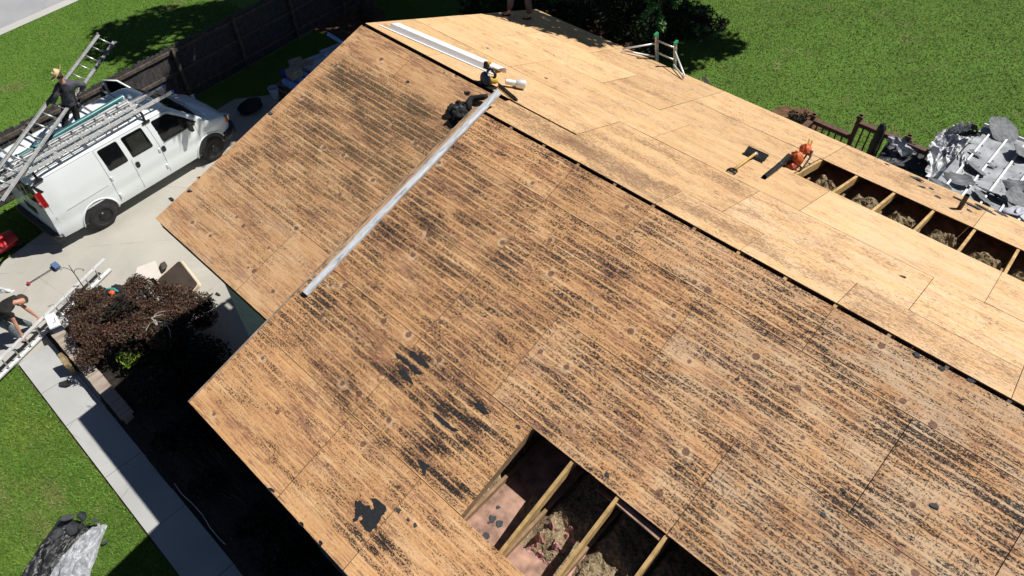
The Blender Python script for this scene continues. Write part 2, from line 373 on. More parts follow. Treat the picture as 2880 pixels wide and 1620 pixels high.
M['leaflight'] = blademat('light_green_leaf', (.06, .14, .04), (.12, .26, .08), (.20, .36, .14), (.12, .12, .04))
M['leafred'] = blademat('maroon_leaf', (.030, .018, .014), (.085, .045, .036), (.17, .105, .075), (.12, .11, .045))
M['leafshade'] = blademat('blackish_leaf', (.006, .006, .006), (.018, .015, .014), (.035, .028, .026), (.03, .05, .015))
M['leafyel'] = blademat('yellow_green_leaf', (.05, .10, .012), (.13, .22, .02), (.24, .34, .05), (.10, .10, .03))
M['petal'] = plain('pink_petal', (.62, .28, .40), .6, 0, .3, 30)
def concmat(name, a, b, sc=60., bp=.004):
    mt, tr, bs = newmat(name); t = NT(tr); g = t.n('NewGeometry').outputs['Position']
    n1 = t.noise(g, .7, 5, .6, .4); n2 = t.noise(g, sc, 3, .7)
    col = t.ramp(n1, [(.3, a), (.7, b)])
    col = t.mix(t.math('MULTIPLY', smooth(t, n2, .5, .75), .35), col, tuple(x*.6 for x in a))
    col = t.mix(t.math('MULTIPLY', smooth(t, t.noise(t.mapv(g, loc=(9, 4, 1)), 1.8, 5, .7), .6, .72), .25), col, tuple(x*.65 for x in a))
    vo = t.n('TexVoronoi', feature='DISTANCE_TO_EDGE'); t.lk(t.mapv(g, loc=(2.3, .4, 0)), vo.inputs['Vector']); vo.inputs['Scale'].default_value = .28
    ns = t.n('TexNoise'); t.lk(g, ns.inputs['Vector']); ns.inputs['Scale'].default_value = 2.5
    crack = t.math('SUBTRACT', 1., smooth(t, t.math('ADD', vo.outputs[0], t.math('MULTIPLY', t.math('SUBTRACT', ns.outputs[0], .5), .02)), .0006, .0022))
    col = t.mix(t.math('MULTIPLY', crack, .3), col, tuple(x*.45 for x in a))
    t.lk(col, bs.inputs['Base Color']); bs.inputs['Roughness'].default_value = .9; bs.inputs['Specular IOR Level'].default_value = .2
    t.bump(n2, bp, .6, bs); return mt
M['drive'] = concmat('driveway_concrete', (.37, .36, .325), (.47, .455, .41))
M['walk'] = concmat('sidewalk_concrete', (.36, .37, .37), (.47, .48, .475), 90)
M['street'] = concmat('street_asphalt', (.30, .31, .33), (.37, .38, .40), 110)
M['curb'] = concmat('curb_concrete', (.42, .43, .42), (.5, .5, .48))
def brickmat():
    mt, tr, bs = newmat('grey_brick'); t = NT(tr); g = t.n('NewGeometry').outputs['Position']
    sp = t.n('SeparateXYZ'); t.lk(g, sp.inputs[0]); cb = t.n('CombineXYZ'); t.lk(t.math('ADD', sp.outputs[0], sp.outputs[1]), cb.inputs[0]); t.lk(sp.outputs[2], cb.inputs[1])
    br = t.n('TexBrick'); t.lk(cb.outputs[0], br.inputs['Vector']); br.inputs['Scale'].default_value = 1.
    br.inputs['Brick Width'].default_value = .2; br.inputs['Row Height'].default_value = .067; br.inputs['Mortar Size'].default_value = .006
    br.inputs['Color1'].default_value = (.20, .22, .24, 1); br.inputs['Color2'].default_value = (.30, .32, .34, 1); br.inputs['Mortar'].default_value = (.42, .43, .44, 1)
    t.lk(br.outputs[0], bs.inputs['Base Color']); bs.inputs['Roughness'].default_value = .9
    t.bump(br.outputs['Fac'], .006, -.8, bs); return mt
M['brick'] = brickmat()
def capmat():
    mt, tr, bs = newmat('wall_cap_brick'); t = NT(tr); g = t.n('NewGeometry').outputs['Position']
    n = t.noise(t.mapv(g, (14, 1.2, 3)), 1., 3, .6)
    t.lk(t.ramp(n, [(.3, (.22, .17, .135)), (.5, (.36, .30, .25)), (.7, (.45, .40, .34))]), bs.inputs['Base Color'])
    bs.inputs['Roughness'].default_value = .9; t.bump(t.noise(g, 40, 4), .006, 1, bs); return mt
M['brick_cap'] = capmat()
# ============================================================ SETTING
def flat(name, polys, z, mat, th=0, kind='structure'):
    mb = MB()
    for poly in polys:
        if th: mb.prism(poly, (0, 0, z-th), (1,0,0), (0,1,0), th)
        else: mb.add([(x, y, z) for x, y in poly], [tuple(range(len(poly)))])
    return tag(build(mb, name, mat), kind=kind)
g0 = MB(); g0.grid(lambda a, b: (-150+300*a, -150+300*b, -.004), 30, 30)
ground = tag(build(g0, 'ground', M['lawn']), kind='structure')
def ed(x, y, a=.05): return (x + a*math.sin(y*3.1), y + a*.6*math.sin(x*2.7))
drive_poly = [(-6.9, -40), (-4.15, -40), (-4.08, -7.55), (-4.02, -6.74), (.2, -6.74), (3.2, -5.7), (3.2, -3.9), (.2, -3.9), (-.6, 1.5), (-8.6, 2.1), (-9.25, 1.2), (-8.75, -2.), (-7.75, -5.3), (-7.3, -7.)]
drive = flat('driveway', [drive_poly], .05, M['drive'], .1)
slabs = []; jx = [-4.07, -1.0, -.98+1.22]
j0 = atz(245, 1165, 0).x; j1 = atz(363, 1302, 0).x; j2 = atz(493, 1446, 0).x
xs = [-4.06, (-4.06+j0)/2, j0, j1, j2] + [j2 + (j2-j1)*k for k in range(1, 9)]
sb = MB()
for a, b in zip(xs[:-1], xs[1:]):
    sb.box(((a+b)/2, (-7.5-6.75)/2, .005), (b-a-.012, .75, .1))
sb.box(((xs[0]+xs[-1])/2, -7.12, -.03), (xs[-1]-xs[0]-.1, .7, .1))
tag(build(sb, 'sidewalk', M['walk']), kind='structure')
eg = MB(); eg.grid(lambda a, b: (-4.05+24*a, -7.46-(.075+.02*fbm(a*90, 0))*b, .010-.004*b), 200, 1); tag(build(eg, 'soil_edge', M['dirt']), kind='structure')
# far street with a concrete gutter strip
a, b = atz(0, 100, 0), atz(225, 0, 0); d = (b-a).normalized(); nrm = Vector((-d.y, d.x, 0))
if nrm.x > 0: nrm = -nrm
p0, p1 = a - d*40, a + d*40
def xy(p): return (p.x, p.y)
flat('street', [[xy(p0+nrm*.42), xy(p1+nrm*.42), xy(p1+nrm*9), xy(p0+nrm*9)]], .004, M['street'])
flat('gutter', [[xy(p0), xy(p1), xy(p1+nrm*.42), xy(p0+nrm*.42)]], .012, M['curb'])
# soil beds: under the maple, under the trees at the back
bed = MB()
bed.grid(lambda u, v: (-4.5+13*u, -6.76+(2.2-1.6*u*0)*v, .045 + .19*math.sin(v*3.14) + .05*fbm(u*9, v*5)), 60, 26)
tag(build(bed, 'soil_bed', M['mulch']), kind='structure')
dm = MB()
def dirtpatch(cx, cy, rx, ry, z=.012, n=40, seed=0):
    dm.add([(cx + rx*(1+.35*fbm(math.cos(6.283*i/n)*1.5+seed, math.sin(6.283*i/n)*1.5))*math.cos(6.283*i/n),
             cy + ry*(1+.35*fbm(math.cos(6.283*i/n)*1.5, math.sin(6.283*i/n)*1.5+seed))*math.sin(6.283*i/n), z) for i in range(n)], [tuple(range(n))])
dirtpatch(-10.6, 6.6, 1.5, 1.1); p = atz(2245, 335, 0); dirtpatch(p.x, p.y, .75, .55, seed=4)
dirtpatch(-3.4, 11.5, 2.6, 2.6, seed=9); dirtpatch(-4.5, 7.6, 3., 1.6, .016, seed=12)
tag(build(dm, 'bare_soil', M['dirt']), kind='structure')
# ---- grass blades
def inside(px, py, poly):
    r = np.zeros(len(px), bool); j = len(poly)-1
    for i in range(len(poly)):
        xi, yi = poly[i]; xj, yj = poly[j]
        c = ((yi > py) != (yj > py)) & (px < (xj-xi)*(py-yi)/(yj-yi+1e-12)+xi); r ^= c; j = i
    return r
def blades(name, regions, mat, size, excl, drycol):
    P = []
    for (x0, x1, y0, y1, dens, cond) in regions:
        n = int((x1-x0)*(y1-y0)*dens); x = nr.uniform(x0, x1, n); y = nr.uniform(y0, y1, n)
        k = cond(x, y)
        for e in excl: k &= ~inside(x, y, e)
        P.append(np.stack([x[k], y[k]], 1))
    P = np.concatenate(P); n = len(P)
    an = nr.uniform(0, 6.283, n); h = size*nr.uniform(.5, 1.25, n); wd = h*nr.uniform(.22, .5, n)
    ln = nr.uniform(.5, 1.8, n)*h; la = nr.uniform(0, 6.283, n)
    dx, dy = np.cos(an)*wd, np.sin(an)*wd
    v = np.zeros((n, 3, 3), np.float32)
    v[:, 0, 0] = P[:, 0]-dx; v[:, 0, 1] = P[:, 1]-dy; v[:, 1, 0] = P[:, 0]+dx; v[:, 1, 1] = P[:, 1]+dy
    v[:, 2, 0] = P[:, 0]+np.cos(la)*ln; v[:, 2, 1] = P[:, 1]+np.sin(la)*ln; v[:, 2, 2] = h
    me = bpy.data.meshes.new(name); me.vertices.add(n*3); me.vertices.foreach_set('co', v.ravel())
    me.loops.add(n*3); me.loops.foreach_set('vertex_index', np.arange(n*3)); me.polygons.add(n)
    me.polygons.foreach_set('loop_start', np.arange(0, n*3, 3)); me.polygons.foreach_set('loop_total', np.full(n, 3)); me.update(calc_edges=True)
    c = np.zeros((n, 3, 4), np.float32); r = np.clip(nr.normal(.45, .17, n), 0, 1)
    dr = drycol(P[:, 0], P[:, 1]); c[:, :, 0] = r[:, None]
    c[:, :, 1] = dr[:, None]; c[:, :, 3] = 1
    setattr_col(me, 'var', c); me.materials.append(mat)
    o = bpy.data.objects.new(name, me); COL.objects.link(o); return tag(o, kind='stuff')
FX = lambda y: -10.17 - .121*(y+1)          # the fence line
dp = [(x, y) for x, y in drive_poly]
wk = [(-4.1, -7.485), (20, -7.485), (20, -6.), (-4.1, -6.)]
def dryf(x, y):
    r = np.zeros(len(x)); 
    for (cx, cy, sx, sy, a) in [(-.55, -8.35, .5, .22, .75), (-.1, -8.75, .8, .3, .55), (-1.3, -9.1, .9, .5, .5), (.35, -7.9, .12, .25, .5), (-2.0, -8.0, .8, .35, .25), (-8.4, -5.4, .5, .6, .4)]:
        r = np.maximum(r, a*np.exp(-((x-cx)/sx)**2-((y-cy)/sy)**2))
    return np.clip(r*1.25 - nr.uniform(0, .55, len(x))*(r > .02), 0, .95) + (nr.uniform(0, 1, len(x)) < .05)*.6*(r < .9)
blades('front_grass', [(-4.05, 20, -7.53, -7.47, 900, lambda x, y: x < 5), (-4.6, 4.5, -11.3, -7.515, 4200, lambda x, y: x > -99),
                       (-21., -9.3, -6.8, 4.6, 1000, lambda x, y: (x < FX(y)-.05)),
                       (-10.3, -7.2, -7.6, -2.5, 1500, lambda x, y: x > FX(y)+.05),
                       (-11.3, -6.5, -2., 12., 300, lambda x, y: x > FX(y)+.05)],
       M['blade_f'], .030, [dp, wk, [xy(p0), xy(p1), xy(p1+nrm*9), xy(p0+nrm*9)]], dryf)
def dryb(x, y): return (nr.uniform(0, 1, len(x)) < .10)*.6 + np.clip(.9*np.exp(-((x-p.x)/.55)**2-((y-p.y)/.45)**2), 0, 1)*0
blades('back_grass', [(-5., 16.5, 5.5, 30., 850, lambda x, y: (y > 5.5) & (np.hypot((x-3.8)/.7, (y-11.9)/.5) > .9) & (y-7 < (x+9)*1.7))], M['blade_b'], .034, [], dryb)
# ============================================================ HOUSE
house = thing('house', (0, 0, 0), 'single storey house with bare plywood roof decking and its shingles stripped off', 'house')
CZ = HB-1.50                                     # ceiling level
TARSPOTS = []
for (u, v, sx_, a_) in [(1094, 1056, .16, .5), (1120, 1078, .12, .45), (1245, 1064, .13, .35), (1293, 1090, .12, .35), (1167, 1120, .16, .4), (1209, 1106, .10, .35), (1265, 1117, .12, .4), (1237, 1140, .14, .4), (1349, 1145, .16, .6), (1265, 1160, .14, .55), (1307, 1173, .16, .5), (1363, 1201, .14, .5), (1330, 1190, .12, .4),
                        (1145, 1271, .13, .5), (1195, 1265, .12, .5), (1245, 1268, .16, .6), (1223, 1332, .14, .5), (1279, 1383, .12, .5), (1307, 1377, .10, .4), (1321, 1243, .12, .4), (1111, 1371, .12, .5), (1069, 1517, .12, .45), (1092, 1536, .12, .45), (1055, 1550, .10, .45), (1134, 1578, .12, .45), (1000, 1494, .14, .4),
                        (1150, 990, .14, .3), (1190, 1000, .14, .3), (1130, 1040, .14, .3), (1160, 1300, .14, .4), (1240, 1220, .16, .4), (1290, 1240, .14, .35)]:
    q_ = onR(u, v); TARSPOTS.append((q_.x, q_.y, sx_, .045, a_))
def dens_R(x, y, base):
    d = base
    for (cx, cy, sx, sy, a) in TARSPOTS + [(4.5, -2.6, 1.1, .5, .10), (3.95, -3.1, .28, 2.2, .10), (4.4, -5.4, 1.2, .35, -.10), (7.7, -2.0, .8, .3, -.12), (9.2, -1.2, .7, .3, .1), (11, -1.5, 1., .4, .05), (7.3, -5.3, .5, .4, -.1), (4.2, -4.9, .5, .15, -.15)]:
        d += (a*.75 if a > .3 else a)*math.exp(-((x-cx)/sx)**2 - ((y-cy)/sy)**2)
    if y < -5.82: d -= .25
    return d
def dens_L(x, y, base):
    d = base
    for (cx, cy, sx, sy, a) in [(1.3, -.20, 1.9, .33, -.55), (.8, -.92, .6, .22, .28), (2.2, -.95, 1.0, .28, .22), (3., -.2, .7, .35, -.3), (1.5, -2.2, 1.5, .6, .05), (.1, -2., .12, 5., -.35), (1.4, -4.5, 3., .25, -.3), (2.9, -3.9, .6, .5, -.2)]:
        d += a*math.exp(-((x-cx)/sx)**2 - ((y-cy)/sy)**2)
    return d
def dens_B(x, y, base):
    d = base
    for (cx, cy, sx, sy, a) in [(5.2, .3, 1.3, .25, .18), (7.0, .95, 1.2, .14, .2), (6.4, .85, 1.7, .14, .14), (7.2, .5, 1.2, .1, .2), (5.4, .95, 1.1, .1, .18), (8.6, .2, .9, .08, .25), (9.5, 1.9, 1.2, .1, .2), (4.6, -.25, 1.1, .2, .3), (2.4, 2.6, 1.0, .14, .3), (1.9, 3.9, .9, .12, .3), (4.0, 1.7, 1.4, .1, .25), (3.5, 2.9, 1.2, .2, .15), (5.5, 3.3, 1.4, .25, .15), (8.5, 4.2, 1.5, .3, .22), (1.2, .5, 1.5, .6, -.1), (7., -.3, 3., .25, .3)]:
        d += a*math.exp(-((x-cx)/sx)**2 - ((y-cy)/sy)**2)
    return d
def sheet(slope, zf, nrmv, x0, x1, y0, y1, mat, dfn, base, tone, pale, gap=.0035, lift=0.):
    x0 += gap; x1 -= gap; y0 += gap; y1 -= gap
    step = .07 if slope.get('fine') else .12
    nx = max(2, int((x1-x0)/step)); ny = max(2, int((y1-y0)/step*(2 if slope.get('fine') else 1)))
    wob = rnd.uniform(0, 99); th = .014; jit = [rnd.uniform(-.0025, .0025) for _ in range(4)]
    vs = []; att = []
    for j in range(ny+1):
        for i in range(nx+1):
            a, b = i/nx, j/ny; x = x0+(x1-x0)*a; y = y0+(y1-y0)*b
            h = th + .0025*fbm(x*.8+wob, y*.8) + lift + jit[0]*(1-a)+jit[1]*a + .0015*max(0, abs(a-.5)-.4)*10
            vs.append(Vector((x, y, zf(y))) + nrmv*h)
            att.append((tone[0]*(1+.05*fbm(x*1.7, y*1.7, wob)), 0, 0, 1)); att[-1] = (att[-1][0], dfn(x, y, base)+.0, pale, 1)
    mb = MB(); mb.add(vs, [(j*(nx+1)+i, j*(nx+1)+i+1, (j+1)*(nx+1)+i+1, (j+1)*(nx+1)+i) for j in range(ny) for i in range(nx)])
    ring = [i for i in range(nx+1)] + [j*(nx+1)+nx for j in range(1, ny+1)] + [ny*(nx+1)+i for i in range(nx-1, -1, -1)] + [j*(nx+1) for j in range(ny-1, 0, -1)]
    n0 = len(mb.v); low = [Vector(mb.v[k]) - nrmv*(th) for k in ring]
    mb.add([mb.v[k] for k in ring] + low, [(k, (k+1) % len(ring), len(ring)+(k+1) % len(ring), len(ring)+k) for k in range(len(ring))], 1)
    att += [att[k] for k in ring]*2
    me = mb.mesh('plywood_sheet')
    setattr_col(me, 'tone', [(t[0], max(0, t[1]), t[2], 1) for t in att])
    ou, ov = rnd.uniform(0, 40), rnd.uniform(0, 40)
    u1 = me.uv_layers.new(name='roof'); u2 = me.uv_layers.new(name='sheet')
    for l in me.loops:
        c = me.vertices[l.vertex_index].co
        u1.data[l.index].uv = (c.x, c.y*K); u2.data[l.index].uv = (c.x+ou, c.y*K+ov)
    return fin(me, 'plywood_sheet', [mat, M['edge']], slope, True, fixn=False)
XR = lambda i: 4.7835 + .6096*i
def framepart(zf, nrmv, x0, x1, y0, y1, yfas, sgn):
    mb = MB()
    # eave fascia board and sub fascia
    z = zf(yfas); mb.box(((x0+x1)/2, yfas-sgn*.02, z-.085), (x1-x0-.01, .035, .15))
    return mb
# left front slope
mb = framepart(zL, NF, 0, XA+.3, 0, -DL, -DL+.03, -1)
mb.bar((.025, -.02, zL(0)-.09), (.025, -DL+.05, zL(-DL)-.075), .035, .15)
slopeL = build(mb, 'roof_slope', M['fascia'], house)
rowsL = [(-.035, -1.05), (-1.05, -2.2), (-2.2, -3.36), (-3.36, -DL)]
cutsL = [[0, 1.42, XA], [0, 2.35, XA], [0, 1.13, XA], [0, 2.30, XA]]
for r, ((ya, yb), cu) in enumerate(zip(rowsL, cutsL)):
    for a, b in zip(cu[:-1], cu[1:]):
        sheet(slopeL, zL, NF, a, b+(.0 if b < XA else .25), yb, ya, M['plyL'], dens_L, [.46, .52, .46, .40][r]+rnd.uniform(-.04, .04), (rnd.uniform(.86, 1.0),), [.0, .0, .1, .25][r])
# right front slope (higher and further forward)
XE = 16.0
mb = framepart(zR, NF, XA, XE, 0, 0, -DR+.03, -1)
mb.bar((XA+.02, -YB-.01, zR(-YB)-.09), (XA+.02, -DR+.05, zR(-DR)-.075), .035, .15)
slopeR = build(mb, 'roof_slope', M['fascia'], house); slopeR['fine'] = 1
rowsR = [(-YB-.036, -1.344), (-1.344, -2.504), (-2.504, -3.672), (-3.672, -4.826), (-4.826, -DR)]
cutsR = [[XA+.19, XR(1), XR(3), XR(7), XR(11), XR(15), XE], [XA+.19, XR(1), XR(5), XR(9), XR(11), XR(15), XE],
         [XA+.19, XR(1), XR(3), XR(7), XR(11), XR(15), XE], [XA, XR(1)-.0, 7.255, 'hole', 9.68, XR(12), XE], [XA, XR(1), XR(3), XR(7), XR(11), XE]]
baseR = [.44, .48, .47, .44, .38]
for r, ((ya, yb), cu) in enumerate(zip(rowsR, cutsR)):
    i = 0
    while i < len(cu)-1:
        if cu[i+1] == 'hole': i += 2; continue
        a, b = cu[i], cu[i+1]
        cx = (a+b)/2; pale = max(0, min(.9, (cx-6.2)*.17)) if r < 3 else .16*max(0, cx-7.5)  # sheets painted paler to the right, imitating the sun's glare
        if r == 1 and abs(a-XR(1)) < .1: pale = .0
        sheet(slopeR, zR, NF, a, b, yb, ya, M['plyR'], dens_R, baseR[r]+rnd.uniform(-.045, .045), (rnd.uniform(.88, 1.03),), pale, gap=.004)
        i += 1
# nailer strip along the left rake of the right slope (reddish, by the old trim board)
mb = MB(); mb.grid(lambda a, b: Vector((XA+.005+.18*a, -YB-.03-(3.672-YB-.03)*b, zR(-YB-.03-(3.672-YB-.03)*b))) + NF*.006, 3, 60)
me = mb.mesh('nailer_strip'); setattr_col(me, 'tone', [(.82, .28+.25*fbm(v.co.x*9, v.co.y*5), 0, 1) for v in me.vertices])
for nm in ('roof', 'sheet'):
    ul = me.uv_layers.new(name=nm)
    for l in me.loops: c = me.vertices[l.vertex_index].co; ul.data[l.index].uv = (c.y*K, c.x)
fin(me, 'nailer_strip', M['plyL'], slopeR)
mb = MB(); mb.bar((XA+.0, -YB-.02, zR(-YB-.02)+.012), (XA+.0, -DR, zR(-DR)+.012), .022, .03, NF)
build(mb, 'rake_board', plain('worn_rake_edge', (.36, .27, .2), .8, 0, .3, 6), slopeR)
# back slope
mb = MB(); mb.box((XE/2, DB-.02, zB(DB)-.085), (XE-.02, .035, .15)); mb.bar((.025, .02, zB(0)-.09), (.025, DB-.05, zB(DB)-.075), .035, .15)
slopeB = build(mb, 'roof_slope', M['fascia'], house)
rowsB = [(-YB+.01, 0.0), (.0, 1.13), (1.13, 2.29), (2.29, 3.40), (3.40, DB)]
cutsB = [[XA+.02, XR(1), XR(3), XR(5), XR(7), XR(10), XE], [0, 1.9, XR(2)-.6096*1, XR(4), XR(8), XR(12), XE], [0, 2.44, XR(1), XR(5)+.0, XR(9), XR(13), XE],
         [0, 1.2, XR(-1)-.6, XR(0), 7.235, 'hole', 12.2, XE], [0, 2.41, XR(0), 7.27, XR(8), XR(12), XE]]
cutsB[1] = [0, 1.6, XR(0), XR(4), XR(8), XR(10), XR(14), XE]
for r, ((ya, yb), cu) in enumerate(zip(rowsB, cutsB)):
    i = 0
    while i < len(cu)-1:
        if cu[i+1] == 'hole': i += 2; continue
        a, b = cu[i], cu[i+1]; y0 = ya + (.035 if r == 1 and a < 3 else 0)
        sheet(slopeB, zB, NB, a, b, y0, yb, M['plyB'], dens_B, [.46, .38, .36, .35, .38][r]+rnd.uniform(-.06, .08), (rnd.uniform(.80, 1.05),), rnd.uniform(.0, .35) + (.35 if (a+b)/2 > 8 else 0))  # extra paleness on the right-hand sheets is painted glare
        i += 1
# rafters (front and back), visible in the ridge gap and through the two openings
def rafter(p, q_, nv, mat=None): 
    mb = MB(); mb.bar(Vector(p)-nv*.072, Vector(q_)-nv*.072, .04, .14, nv); return build(mb, 'rafter', mat or M['lumber'], house)
for i in range(-2, 16):
    x = XR(i)
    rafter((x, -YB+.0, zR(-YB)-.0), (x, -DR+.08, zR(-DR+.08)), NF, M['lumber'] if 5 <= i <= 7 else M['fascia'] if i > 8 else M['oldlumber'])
for i in range(0, 9):
    x = 7.2588+.6096*i
    rafter((x, -YB+.05, zB(-YB+.05)), (x, DB-.08, zB(DB-.08)), NB, M['lumber'])
# ceiling boards, joists, insulation seen through the openings
mb = MB(); mb.box((9.85, -.75, CZ), (11.7, 9.6, .012)); mb.box((2.1, .0, CZ-.001), (3.6, 8.0, .012))
build(mb, 'ceiling_board', M['drywall'], house)
for i in range(4, 10):
    mb = MB(); mb.box((XR(i)-.03, -3.2, CZ+.055), (.04, 4.9, .09)); build(mb, 'ceiling_joist', M['oldlumber'], house)
for i in range(0, 8):
    mb = MB(); mb.box((7.2588+.6096*i-.03, 2.4, CZ+.055), (.04, 3.7, .09)); build(mb, 'ceiling_joist', M['oldlumber'], house)
mb = MB(); mb.box((XR(6)+.1, -3.55, CZ+.3), (.9, .04, .03)); mb.bar((8.45, -3.69, zR(-3.69)-.06), (9.05, -3.71, zR(-3.71)-.06), .07, .02); build(mb, 'brace_board', M['drywall'], house)
def lumps(name, x0, x1, y0, y1, mat, hmax, seed, n=46, mask=None):
    mb = MB()
    def f(a, b):
        x, y = x0+(x1-x0)*a, y0+(y1-y0)*b
        e = min(1, 6*min(a, 1-a))*min(1, 5*min(b, 1-b))
        h = hmax*(.70+.55*fbm(x*4+seed, y*4, seed, 2)+.16*fbm(x*16, y*16+seed, 0, 3))
        if mask: h *= mask(x, y)
        return (x+.03*fbm(y*9, x*9, seed), y+.03*fbm(x*9, y*9, seed+3), CZ+.008+max(-.02, h*e))
    mb.grid(f, n, int(n*(y1-y0)/(x1-x0))); return build(mb, name, mat, house)
lumps('insulation', XR(4)-.55, XR(4)-.06, -5.2, -3.3, M['insul'], .13, 2.2)
lumps('insulation', XR(5)-.26, XR(5)-.06, -4.28, -4.0, M['insul'], .15, 5, 20)
for k in range(5, 9):
    lumps('insulation', XR(k)+.0, XR(k+1)-.06, -4.5 if k == 5 else -5.2, -3.15, M['insul'], .17, k*3.7, 60)
for k, (u, v, r_) in enumerate([(1401, 1426, .035), (1385, 1458, .06), (1405, 1474, .06), (1366, 1507, .07), (1375, 1470, .02)]):
    mb = MB(); c_ = atz(u, v, CZ+.014); n_ = 9; P_0 = [c_+Vector((math.cos(6.283*i/n_)*r_*(.5+.5*rnd.random()), math.sin(6.283*i/n_)*r_*(.4+.5*rnd.random()), 0)) for i in range(n_)]
    mb.add(P_0+[p_-Z0*.006 for p_ in P_0], [tuple(range(n_)), tuple(range(n_, 2*n_))[::-1]]+[(i, (i+1) % n_, n_+(i+1) % n_, n_+i) for i in range(n_)]); tag(build(mb, 'felt_chip', M['shingle']), ['rectangular dark chip on the bare ceiling board in the front opening, uppermost', 'long dark chip in the middle of the bare ceiling board in the front opening', 'jagged dark chip right beside the long one on the ceiling board', 'rounded dark chip on the ceiling board at the edge of the front opening', 'tiniest dark chip left of the long one on the ceiling board'][k], 'felt chip', 'dark chips on the ceiling board')
lumps('pink_insulation', XR(5)+.05, XR(6)-.12, -4.5, -3.9, M['pink'], .23, 21.3, mask=lambda x, y: 1.3*max(0, fbm(x*9, y*9, 4)+.22))
lumps('pink_insulation', XR(6)+.05, XR(7)-.12, -4.7, -4.1, M['pink'], .18, 31.3, mask=lambda x, y: 1.1*max(0, fbm(x*8, y*8, 9)))
for k in range(0, 8):
    a = 7.2588+.6096*k+.08; lumps('insulation', a, a+.55, 1.3, 3.5, M['insul'], .36, 40+k*2.3, 56)
# walls
def wallp(pts, n, th=.12, name='wall', mat=None):
    o = Vector(pts[0]); mb = MB(); a = [Vector(p) for p in pts]; n = Vector(n)
    mb.add(a + [p - n*th for p in a], [tuple(range(len(a))), tuple(range(len(a), 2*len(a)))[::-1]] + [(i, (i+1) % len(a), len(a)+(i+1) % len(a), len(a)+i) for i in range(len(a))])
    return build(mb, name, mat or M['brick'], house)
E_ = .2
wallp([(.32, -4.1, 0), (3.75, -4.1, 0), (3.75, -4.1, zL(-4.1)-.03), (.32, -4.1, zL(-4.1)-.03)], (0, -1, 0))
wallp([(.30, -4.0, 0), (.30, 4.2, 0), (.30, 4.2, zB(4.2)-.03), (.30, 0, zB(0)-.06), (.30, -4.0, zL(-4.0)-.03)], (-1, 0, 0))
wallp([(3.85, -4.05, 0), (3.85, -5.6, 0), (3.85, -5.6, zR(-5.6)-.03), (3.85, -4.05, zR(-4.05)-.03)], (-1, 0, 0))
wallp([(3.87, -5.6, 0), (XE-.3, -5.6, 0), (XE-.3, -5.6, zR(-5.6)-.03), (3.87, -5.6, zR(-5.6)-.03)], (0, -1, 0))
wallp([(.32, 4.2, 0), (XE-.3, 4.2, 0), (XE-.3, 4.2, zB(4.2)-.03), (.32, 4.2, zB(4.2)-.03)], (0, 1, 0))
wallp([(XE-.3, -5.5, 0), (XE-.3, 4.1, 0), (XE-.3, 4.1, zB(4.1)-.03), (XE-.3, -YB, zB(-YB)-.06), (XE-.3, -5.5, zR(-5.5)-.03)], (1, 0, 0))
wallp([(XA+.10, -YB-.03, zR(-YB)-.03), (XA+.10, -4.5, zR(-4.5)-.03), (XA+.10, -4.5, zL(-4.5)-.06), (XA+.10, -.05, zL(-.05)-.1)], (-1, 0, 0), .02, 'gable_infill', M['oldlumber'])
# soffits
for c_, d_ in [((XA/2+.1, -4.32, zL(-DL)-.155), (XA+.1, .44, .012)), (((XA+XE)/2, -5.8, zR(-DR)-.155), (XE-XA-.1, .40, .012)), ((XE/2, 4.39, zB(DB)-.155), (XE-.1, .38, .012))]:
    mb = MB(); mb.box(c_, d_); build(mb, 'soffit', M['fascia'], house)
#PART3
# ============================================================ FENCE
def fx(y): return FX(y)
fd = Vector((-.121, 1, 0)).normalized(); fn = Vector((fd.y, -fd.x, 0))     # towards the house
fence = thing('fence', (fx(-1), -1, 0), 'long weathered grey board fence behind the white van', 'fence')
y0f, y1f = -7.4, 13.5
Fp = lambda t, off=0, z=0: Vector((fx(y0f), y0f, 0)) + fd*t + fn*off + Vector((0, 0, z))
LF = (y1f-y0f)/fd.y
mb = MB(); t = 0; k = 0
while t < LF:
    wd = rnd.uniform(.132, .142); h = 1.78+rnd.uniform(-.03, .03); tl = rnd.uniform(-.006, .006)
    a, b = Fp(t, tl), Fp(t+wd, tl+rnd.uniform(-.004, .004))
    o = a; x = (b-a).normalized(); n = x.cross(Vector((0, 0, 1)))
    mb.prism([(0, .03), (wd, .03), (wd, h-.03), (wd-.03, h), (.03, h), (0, h-.03)], o, x, (0, 0, 1), .017)
    t += wd+rnd.uniform(.004, .012); k += 1
build(mb, 'fence_boards', M['fencewood'], fence)
for z in (.32, 1.0, 1.62):
    mb = MB(); t = 0
    while t < LF-.3: mb.bar(Fp(t, .045, z+rnd.uniform(-.01, .01)), Fp(min(LF, t+2.42), .045, z+rnd.uniform(-.01, .01)), .04, .09); t += 2.43
    build(mb, 'fence_rail', M['fencerail'], fence)
pb = atz(699, 193, 0); tp = (pb - Fp(0)).dot(fd)
for k in range(-4, 5):
    t = tp + k*2.2
    if 0 < t < LF: mb = MB(); mb.box(Fp(t, .11, .87), (.09, .09, 1.74), Matrix((fd, fn, Vector((0, 0, 1)))).transposed()); build(mb, 'fence_post', M['fencerail'], fence)
